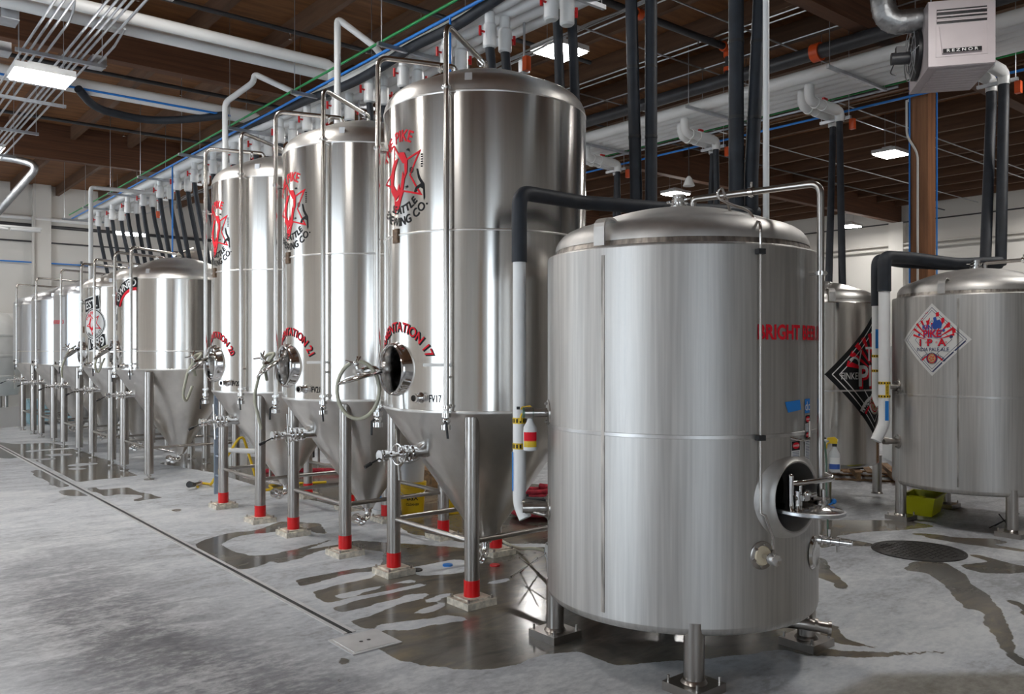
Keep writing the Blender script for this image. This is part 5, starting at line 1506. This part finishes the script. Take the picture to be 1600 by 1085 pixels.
# pipes on the back wall
W3 = [((3.0, 27.42, 5.55), (12.0, 27.42, 5.55), 0.05, 'blackpipe', 'thick black pipe along the top of the back wall'),
      ((1.0, 27.40, 5.08), (14.0, 27.40, 5.08), 0.022, 'blackpipe', 'thin black pipe along the back wall'),
      ((1.0, 27.38, 4.48), (14.0, 27.38, 4.48), 0.020, 'blue', 'blue line along the back wall'),
      ((4.66, 27.25, 0.0), (4.66, 27.25, 5.8), 0.045, 'wallstrip', 'grey pipe standing on the back wall pilaster'),
      ((5.95, 27.40, 0.0), (5.95, 27.40, 4.6), 0.030, 'blackpipe', 'black pipe standing on the back wall'),
      ((3.0, 27.36, 5.75), (6.5, 27.36, 5.75), 0.06, 'pvc_jacket', 'white pipe under the roof at the back wall')]
for a, b_, r_, mt, lb in W3: pipe_thing('wall_pipe', lb, 'pipe', [a, b_], r_, mt, n=10)
RW = [((26.25, -6, 5.98), (26.25, 20, 5.98), 0.022, 'blackpipe', 'dark pipe high on the right wall'),
      ((26.28, -6, 5.30), (26.28, 22, 5.30), 0.03, 'wallstrip', 'upper pale pipe along the right wall'),
      ((26.28, -6, 5.16), (26.28, 22, 5.16), 0.045, 'wallstrip', 'lower pale pipe along the right wall')]
for a, b_, r_, mt, lb in RW: pipe_thing('wall_pipe', lb, 'pipe', [a, b_], r_, mt, n=10)
# ------------------------------------------------------------------ on the floor
t = empty('slot_drain', (2.745, 5.0, 0), 0, 'long slot drain running along the tank row', 'floor drain')
MB().box((0, 11.2, 0.002), (0.035, 22.3, 0.004)).build('slot', 'opening_shade', t)  # solid strip on the floor; the slot's shade is put into its colour
for sx in (-1, 1):
    MB().box((sx * 0.032, 11.2, 0.003), (0.028, 22.3, 0.006)).build('edge_rail', 'plate', t)
t = empty('drain_cover', (2.735, 4.83, 0), 0, 'square steel cover plate at the end of the slot drain', 'drain cover')
MB().box((0, 0, 0.004), (0.36, 0.34, 0.008)).build('frame', 'plate', t)
pl = MB().box((0, 0, 0.0095), (0.31, 0.29, 0.003)).build('plate', 'plate', t)
mb = MB()
for dx in (-0.028, 0.028): mb.cyl((dx, 0.0, 0.0105), (dx, 0.0, 0.0118), 0.013, n=14)
mb.build('lift_hole', 'opening_shade', pl)  # dark discs painted for the shade in the two holes
t = empty('manhole_cover', (8.05, 3.68, 0), 0, 'round dark cast iron manhole cover in the floor at right', 'manhole cover')
MB().lathe([(0.415, 0), (0.415, 0.010), (0.385, 0.010), (0.385, 0.004)], 56).build('ring', 'castiron', t)
pl = MB().lathe([(0.383, 0.0), (0.383, 0.008), (0.0, 0.008)], 56).build('lid', 'castiron', t)
mb = MB()
for i in range(-6, 7):
    for j in range(-6, 7):
        if math.hypot(i, j) < 6.2: mb.box((i * 0.055, j * 0.055, 0.0095), (0.032, 0.012, 0.003), rz=(0 if (i + j) % 2 else math.pi / 2))
mb.build('tread_pattern', 'castiron', pl)

def bucket(label, x, y, z, col, lid=None, text=None, r=0.15, h=0.37, az=225):
    t = empty('bucket', (x, y, z), 0, label, 'bucket')
    k = r / 0.15
    MB().lathe([(0, 0.0), (r * 0.86, 0.0), (r * 0.97, h * 0.80), (r * 1.03, h * 0.80), (r * 1.03, h * 0.83), (r * 0.98, h * 0.83), (r * 0.985, h * 0.88), (r * 1.05, h * 0.88), (r * 1.05, h * 0.91), (r, h * 0.91), (r, h)], 40).build('body', col, t)
    if lid:
        MB().lathe([(r * 1.04, h - 0.03), (r * 1.07, h - 0.03), (r * 1.07, h + 0.008), (r * 0.95, h + 0.012), (r * 0.9, h + 0.004), (0, h + 0.004)], 40).build('lid', lid, t)
    else:
        MB().lathe([(r, h), (r * 0.97, h), (r * 0.93, h * 0.75), (0, h * 0.72)], 40).build('rim', col, t)
    MB().tube([(r * 1.06 * math.cos(a), r * 1.06 * math.sin(a), h * 0.86 - 0.10 * math.sin(math.pi * q / 12)) for q in range(13) for a in [(az + 90 - 15 * q) * D2R]], 0.004, 6).build('bail_handle', 'galv', t)
    if text:
        decal('lettering', ['black'], [T(a_, s_, 0, (0, y_), 0, 0.02) for a_, s_, y_ in text], t, r * 0.955, az, h * 0.48, lift=0.008, step=0.03)
    return t
bucket('yellow bucket with black lettering under the largest tank, white bucket on top', 5.34, 8.31, 0, 'yellow', text=[('BSX', 0.075, 0.03), ('CLEANER', 0.035, -0.045)], lid='yellow', az=237)
bucket('white bucket stacked on the lettered yellow bucket', 5.34, 8.31, 0.385, 'white', az=200)
bucket('plain yellow bucket to the right of the lettered one', 5.74, 8.10, 0, 'yellow', lid='yellow', az=250)
bucket('small white tub with a blue lid behind the largest tank', 4.98, 8.42, 0, 'white', lid='tapeblue', r=0.12, h=0.22)
bucket('orange bucket seen past the cone of the largest tank', 6.75, 9.75, 0.30, 'orange', r=0.15, h=0.36)
bucket('white bucket beside the wire stand at the front tank', 4.66, 5.02, 0, 'white', r=0.13, h=0.33)
bucket('white bucket on the floor behind the FV20 tank', 5.35, 13.7, 0, 'white', r=0.17, h=0.38)
t = empty('low_crate', (6.75, 9.75, 0), 0, 'low dark crate under the orange bucket', 'crate')
MB().box((0, 0, 0.27), (0.9, 0.7, 0.05)).build('top_board', 'pallet', t)
for sx in (-0.35, 0, 0.35): MB().box((sx, 0, 0.122), (0.1, 0.7, 0.244)).build('support', 'pallet', t)
# yellow green tub under the right tank
t = empty('tub', (10.02, 4.52, 0), 0.2, 'yellow green plastic tub under the right tank', 'tub')
mb = MB()
w0, d0, w1, d1, h_ = 0.44, 0.27, 0.54, 0.35, 0.215
def ringv(w_, d_, z_): return [mb.b.verts.new((sx * w_ / 2, sy * d_ / 2, z_)) for sx, sy in ((-1, -1), (1, -1), (1, 1), (-1, 1))]
rs = [ringv(w0 - 0.02, d0 - 0.02, 0.01), ringv(w0, d0, 0.0), ringv(w1, d1, h_), ringv(w1 + 0.04, d1 + 0.04, h_), ringv(w1 + 0.04, d1 + 0.04, h_ + 0.012), ringv(w1 - 0.01, d1 - 0.01, h_ + 0.012), ringv(w0 - 0.02, d0 - 0.02, 0.012)]
rs = rs[1:]
mb._faces(rs, False, True)
mb.build('body', 'lime', t)
mb = MB()
for sx in (-1, 1):
    mb.tube(fillet([(sx * 0.27, -0.08, 0.222), (sx * 0.31, -0.08, 0.235), (sx * 0.31, 0.08, 0.235), (sx * 0.27, 0.08, 0.222)], 0.02), 0.010, 8)
mb.build('handle', 'lime', t)

def spray_bottle(label, x, y, z, rz, body, lab, sc_=1.0):
    t = empty('spray_bottle', (x, y, z), rz, label, 'spray bottle')
    t.scale = (sc_, sc_, sc_)
    def ov(w_, d_, z_, mb): return [mb.b.verts.new((w_ * math.cos(a), d_ * math.sin(a), z_)) for a in [2 * math.pi * k / 24 for k in range(24)]]
    mb = MB()
    mb._faces([ov(*q, mb) for q in ((0.030, 0.024, 0), (0.042, 0.032, 0.006), (0.043, 0.033, 0.12), (0.040, 0.031, 0.145), (0.022, 0.020, 0.175), (0.015, 0.015, 0.195), (0.0145, 0.0145, 0.205))])
    b_ = mb.build('bottle', body, t)
    mb = MB()
    S = [[mb.b.verts.new((1.02 * 0.043 * math.cos(a), 1.02 * 0.033 * math.sin(a), z_)) for a in [(-150 + 6 * k) * D2R for k in range(21)]] for z_ in (0.025, 0.06, 0.065, 0.115)]
    for q, (r0, r1) in enumerate(zip(S[:-1], S[1:])):
        for k in range(20):
            f = mb.b.faces.new((r0[k], r0[k + 1], r1[k + 1], r1[k]))
            f.material_index = q % 2 if q < 2 else 2
    mb.build('label', lab, b_)
    MB().cyl((0, 0, 0.200), (0, 0, 0.222), 0.018, n=16).build('collar', 'navy' if sc_ < 1.05 else 'rubber', t)
    mb = MB()
    mb.prism([(-0.035, 0), (0.02, 0), (0.022, 0.035), (0.0, 0.052), (-0.05, 0.045), (-0.06, 0.03), (-0.042, 0.025)], 0.022, Matrix.Translation((0, 0.011, 0.222)) @ Matrix.Rotation(math.pi / 2, 4, 'X'))
    mb.tube(fillet([(-0.030, 0, 0.235), (-0.055, 0, 0.22), (-0.060, 0, 0.18)], 0.02), 0.006, 8)
    h = mb.build('trigger_head', 'yellow', t)
    MB().cyl((-0.062, 0, 0.258), (-0.082, 0, 0.258), 0.009, n=10).build('nozzle', 'rubber' if sc_ > 1.05 else 'yellow', h)
spray_bottle('white spray bottle with yellow trigger and orange label hung left of the front tank', 3.55, 4.12, 1.255, -0.71, 'white', ['yellow', 'orange', 'vred'], 1.08)
spray_bottle('blue and clear spray bottle with yellow trigger hung right of the front tank', 7.915, 4.46, 0.68, -1.05, 'tote', ['vblue', 'vblue', 'vwhite'], 1.3)
t = empty('hose_stand', (7.82, 4.57, 0), 0, 'thin upright pipe with a crossbar holding the blue spray bottle', 'stand')
MB().cyl((0, 0, 0), (0, 0, 1.66), 0.024, n=12).build('upright', 'pipe', t)
MB().cyl((0, 0, 0), (0, 0, 0.012), 0.10, n=20).build('base', 'leg', t)
MB().cyl((-0.10, 0.09, 1.00), (0.14, -0.12, 1.00), 0.014, n=10).build('crossbar', 'pvc', t)
MB().tube(fillet([(0.04, -0.03, 1.0), (0.05, -0.05, 0.8), (0.04, -0.05, 0.6), (0.06, -0.06, 0.03)], 0.2), 0.010, 8).build('tubing', 'brass', t)
# wire stand and hose by the front tank
t = empty('wire_stand', (4.58, 5.33, 0), 0, 'crossed steel rod stand on the floor left of the front tank', 'stand')
for k in range(3):
    a = k * 60 * D2R + 0.3
    MB().cyl((0.15 * math.cos(a), 0.15 * math.sin(a), 0.006), (-0.15 * math.cos(a), -0.15 * math.sin(a), 0.20), 0.006, n=8).build('rod', 'chrome', t)
    MB().ball((0.15 * math.cos(a), 0.15 * math.sin(a), 0.008), 0.008, 5).build('tip', 'rubber', t)
tag(MB().tube(fillet([(5.30, 6.7, 0.02), (5.18, 6.4, 0.018), (5.12, 6.1, 0.018), (5.02, 5.8, 0.10), (4.85, 5.35, 0.17), (4.75, 5.1, 0.22)], 0.15), 0.014, 10).build('hose', 'hose'), 'greenish hose lying beside the wire stand', 'hose')
# caps lost on the floor
for x, y, mt, lb in ((4.28, 6.09, 'blue', 'small blue cap on the wet floor under the largest tank'), (4.60, 5.82, 'red', 'small red disc on the wet floor by the largest tank'), (3.98, 6.12, 'castiron', 'small rusty disc on the floor under the largest tank')):
    tag(MB().lathe([(0, 0.0), (0.045, 0.0), (0.045, 0.012), (0.036, 0.016), (0, 0.013)], 24, Matrix.Translation((x, y, 0))).build('cap', mt), lb, 'cap')
# yellow hose and ladder beyond FV20
o = MB().tube(fillet([(4.02, 11.75, 0.02), (4.08, 11.95, 0.03), (4.15, 12.1, 0.02), (4.25, 11.9, 0.02), (4.15, 11.6, 0.05), (4.27, 11.38, 0.42), (4.45, 11.24, 0.78), (4.6, 11.4, 0.5), (4.7, 11.3, 0.04), (4.55, 10.9, 0.02), (4.75, 10.9, 0.02), (4.85, 11.3, 0.02), (5.6, 11.0, 0.02)], 0.15), 0.018, 10).build('hose', 'yellow')
tag(o, 'yellow hose looped on the floor behind the FV20 tank', 'hose')
t = empty('hose_nozzle', (4.05, 11.8, 0.03), 0.8, 'black and chrome hose nozzle on the floor by the yellow hose', 'nozzle')
MB().cyl((-0.14, 0, 0.03), (0.05, 0, 0.03), 0.03, 0.022, n=14).build('barrel', 'chrome', t)
MB().cyl((-0.28, 0, 0.06), (-0.13, 0, 0.03), 0.045, 0.03, n=14).build('grip', 'rubber', t)
MB().cyl((0.05, 0, 0.03), (0.14, 0.05, 0.02), 0.030, n=14).build('coupling', 'chrome', t)
t = empty('ladder', (4.05, 11.0, 0), 0, 'narrow grey metal ladder standing beside the FV20 tank', 'ladder')
for s_ in (-1, 1):
    MB().box((0, s_ * 0.13, 0.72), (0.05, 0.022, 1.44)).build('rail', 'fglass', t)
for k in range(5):
    MB().cyl((0, -0.13, 0.25 + 0.26 * k), (0, 0.13, 0.25 + 0.26 * k), 0.014, n=10).build('rung', 'fglass', t)
tag(MB().cyl((4.24, 11.40, 0.55), (5.1, 10.75, 0.50), 0.035, n=14).build('white_pipe', 'pvc'), 'white plastic pipe lying across behind the FV20 legs', 'pipe')
tag(MB().tube(fillet([(5.3, 12.6, 0.03), (5.7, 12.2, 0.05), (6.2, 11.8, 0.05), (6.9, 11.3, 0.03)], 0.3), 0.035, 12).build('hose', 'terry'), 'thick red hose lying behind the FV21 tank', 'hose')
t = empty('equipment_cart', (5.75, 12.35, 0), 0.7, 'low steel cart with a shelf behind the FV21 tank', 'cart')
MB().box((0, 0, 0.50), (1.0, 0.5, 0.03)).build('shelf', 'leg', t)
MB().box((0, 0, 0.30), (0.8, 0.3, 0.22)).build('pump_motor', 'rubber', t)
for sx in (-0.45, 0.45):
    for sy in (-0.2, 0.2): MB().cyl((sx, sy, 0), (sx, sy, 0.5), 0.02, n=10).build('leg', 'leg', t)
# bundle of red and black hoses behind the front tank
for i, (x, y, z, r_, mt, lb) in enumerate(((6.35, 7.25, 0.05, 0.30, 'terry', 'coil of red hose on the floor behind the front tank'), (6.2, 7.0, 0.14, 0.26, 'rubber', 'coil of black hose behind the front tank'), (6.35, 7.25, 0.17, 0.24, 'terry', 'smaller coil of red hose on top of the red coil'))):
    o = MB().tube([(x + (r_ - 0.002 * k) * math.cos(k * 0.5), y + (r_ - 0.002 * k) * math.sin(k * 0.5), z + 0.004 * k) for k in range(40)], 0.035, 10).build('hose_coil', mt)
    tag(o, lb, 'hose')
# vessels under the far tanks
for i, (x, y, lb) in enumerate(((5.75, 17.15, 'small steel vessel on the floor under the round sticker tank'), (5.75, 19.6, 'small steel vessel on the floor under the middle pale tank'))):
    t = empty('small_vessel', (x, y, 0), 0, lb, 'vessel')
    MB().lathe([(0, 0.30), (0.10, 0.32), (0.26, 0.45), (0.27, 0.72), (0.22, 0.80), (0.06, 0.86), (0, 0.86)], 36).build('body', 'chrome', t)
    MB().lathe([(0.272, 0.55), (0.285, 0.56), (0.285, 0.60), (0.272, 0.61)], 36).build('rim_band', 'rubber', t)
    for k in range(3):
        q = P(0.21, 90 + 120 * k, 0)
        MB().cyl((q.x, q.y, 0), (q.x, q.y, 0.46), 0.022, n=10).build('leg', 'leg', t)
    MB().cyl((0, 0, 0.84), (0, 0, 0.98), 0.02, n=10).cyl((-0.06, 0, 0.96), (0.06, 0, 0.96), 0.010, n=8).build('top_valve', 'chrome', t)
# pallet and stock behind the diamond label tank
def pallet(x, y, rz, label):
    t = empty('pallet', (x, y, 0), rz, label, 'pallet')
    for k in range(7): MB().box((0, -0.5 + k * 0.1667, 0.131), (1.2, 0.10, 0.018)).build('deck_board', 'pallet', t)
    for k in (-0.5, 0, 0.5): MB().box((0, k, 0.07), (1.2, 0.05, 0.10)).build('stringer', 'pallet', t)
    for k in (-0.5, 0, 0.5): MB().box((k, 0, 0.010), (0.10, 1.1, 0.018)).build('bottom_board', 'pallet', t)
    return t
pallet(12.2, 6.55, 0.6, 'wooden pallet behind the black diamond tank')
pallet(12.9, 5.4, 0.5, 'wooden pallet between the two right tanks')
t = empty('cardboard_carton', (12.9, 5.4, 0.14), 0.5, 'brown carton stacked between the two right tanks', 'carton')
MB().box((0, 0, 0.42), (0.9, 0.8, 0.84)).build('box', 'pallet', t)
MB().box((0, 0, 0.845), (0.9, 0.06, 0.006)).build('packing_tape', 'hose', t)
o = MB().tube(fillet([(12.2, 5.6, 0.18), (12.0, 5.45, 0.16), (11.75, 5.6, 0.17), (11.95, 5.85, 0.2), (12.25, 5.75, 0.22), (12.1, 5.5, 0.23)], 0.12), 0.035, 10).build('hose', 'orange')
tag(o, 'bright orange hose bunched on the pallet behind the right tank', 'hose')
o = MB().tube(fillet([(12.0, 6.3, 0.19), (11.8, 6.7, 0.20), (12.3, 6.9, 0.20), (12.6, 6.5, 0.21), (12.2, 6.2, 0.22)], 0.2), 0.05, 12).build('hose', 'rubber')
tag(o, 'thick black hose coiled on the pallet behind the diamond tank', 'hose')
t = empty('hose_reel', (13.45, 6.2, 0), 0.6, 'coiled red hose hanging on a rack between the two right tanks', 'hose reel')
MB().box((0, 0.1, 0.9), (0.08, 0.08, 1.8)).build('post', 'leg', t)
for k in range(4):
    MB().tube([(0.02 * k + (0.24 + 0.02 * k) * math.cos(q * math.pi / 12), -0.06 * k, 1.32 + (0.24 + 0.02 * k) * math.sin(q * math.pi / 12)) for q in range(24)], 0.025, 8, closed=True).build('hose_turn', 'terry', t)
t = empty('panel_cabinet', (14.6, 7.0, 0), 0.7, 'pale cabinet with a dark screen behind the white pipes at right', 'cabinet')
MB().box((0, 0, 1.0), (0.7, 0.4, 2.0)).build('body', 'tote', t)
MB().box((0.1, -0.215, 2.35), (0.5, 0.03, 0.62)).build('screen', 'rubber', t)
MB().box((0, 0, 2.1), (0.08, 0.08, 0.5)).build('screen_post', 'leg', t)
# rods stand under the right tank
t = empty('wire_stand', (9.75, 3.55, 0), 0, 'crossed rod stand in the shade under the right tank', 'stand')
for k in range(3):
    a = k * 60 * D2R
    MB().cyl((0.14 * math.cos(a), 0.14 * math.sin(a), 0.006), (-0.14 * math.cos(a), -0.14 * math.sin(a), 0.18), 0.006, n=8).build('rod', 'blackpipe', t)
# far left corner
t = empty('plastic_tote', (3.25, 26.0, 0), 0, 'large cloudy round plastic tank at the far left', 'plastic tank')
MB().lathe([(0, 0.0), (0.8, 0.0), (0.86, 0.1), (0.86, 1.8), (0.6, 2.15), (0.25, 2.25), (0, 2.25)], 40, Matrix.Translation((0, 0, 0.75))).build('body', 'tote', t)
MB().lathe([(0.22, 2.98), (0.22, 3.05), (0, 3.06)], 28).build('lid', 'white', t)
for zz in (1.2, 1.75, 2.3): MB().lathe([(0.865, zz), (0.885, zz + 0.02), (0.885, zz + 0.06), (0.865, zz + 0.08)], 40).build('rib', 'tote', t)
for k in range(4):
    q = P(0.68, 45 + 90 * k, 0)
    MB().cyl((q.x, q.y, 0), (q.x, q.y, 0.8), 0.05, n=10).build('leg', 'leg', t)
t = empty('plastic_bin', (4.75, 25.0, 0), 0, 'pale blue plastic bin on the floor at the far left', 'bin')
MB().box((0, 0, 0.35), (1.3, 0.9, 0.5)).build('body', 'cyl_blue', t)
MB().box((0, 0, 0.62), (1.36, 0.96, 0.05)).build('rim', 'cyl_blue', t)
for sx in (-0.5, 0.5): MB().box((sx, 0, 0.05), (0.12, 0.9, 0.10)).build('skid', 'cyl_blue', t)
t = empty('notice_board', (3.55, 23.9, 0), 0.6, 'white sheet sign leaning at the far left floor', 'sign')
MB().box((0, 0, 0.28), (0.7, 0.03, 0.5)).build('panel', 'white', t)
for sx in (-0.3, 0.3): MB().box((sx, 0.08, 0.15), (0.03, 0.16, 0.30)).build('stand', 'white', t)
t = empty('wall_sign', (3.55, 27.42, 2.72), 0, 'white sign with a black bar on the back wall', 'sign')
MB().box((0, 0, 0), (1.5, 0.03, 0.55)).build('panel', 'vwhite', t)
MB().box((0.40, -0.018, 0.02), (0.42, 0.008, 0.16)).build('black_bar', 'black', t)
# debris specks in the puddle
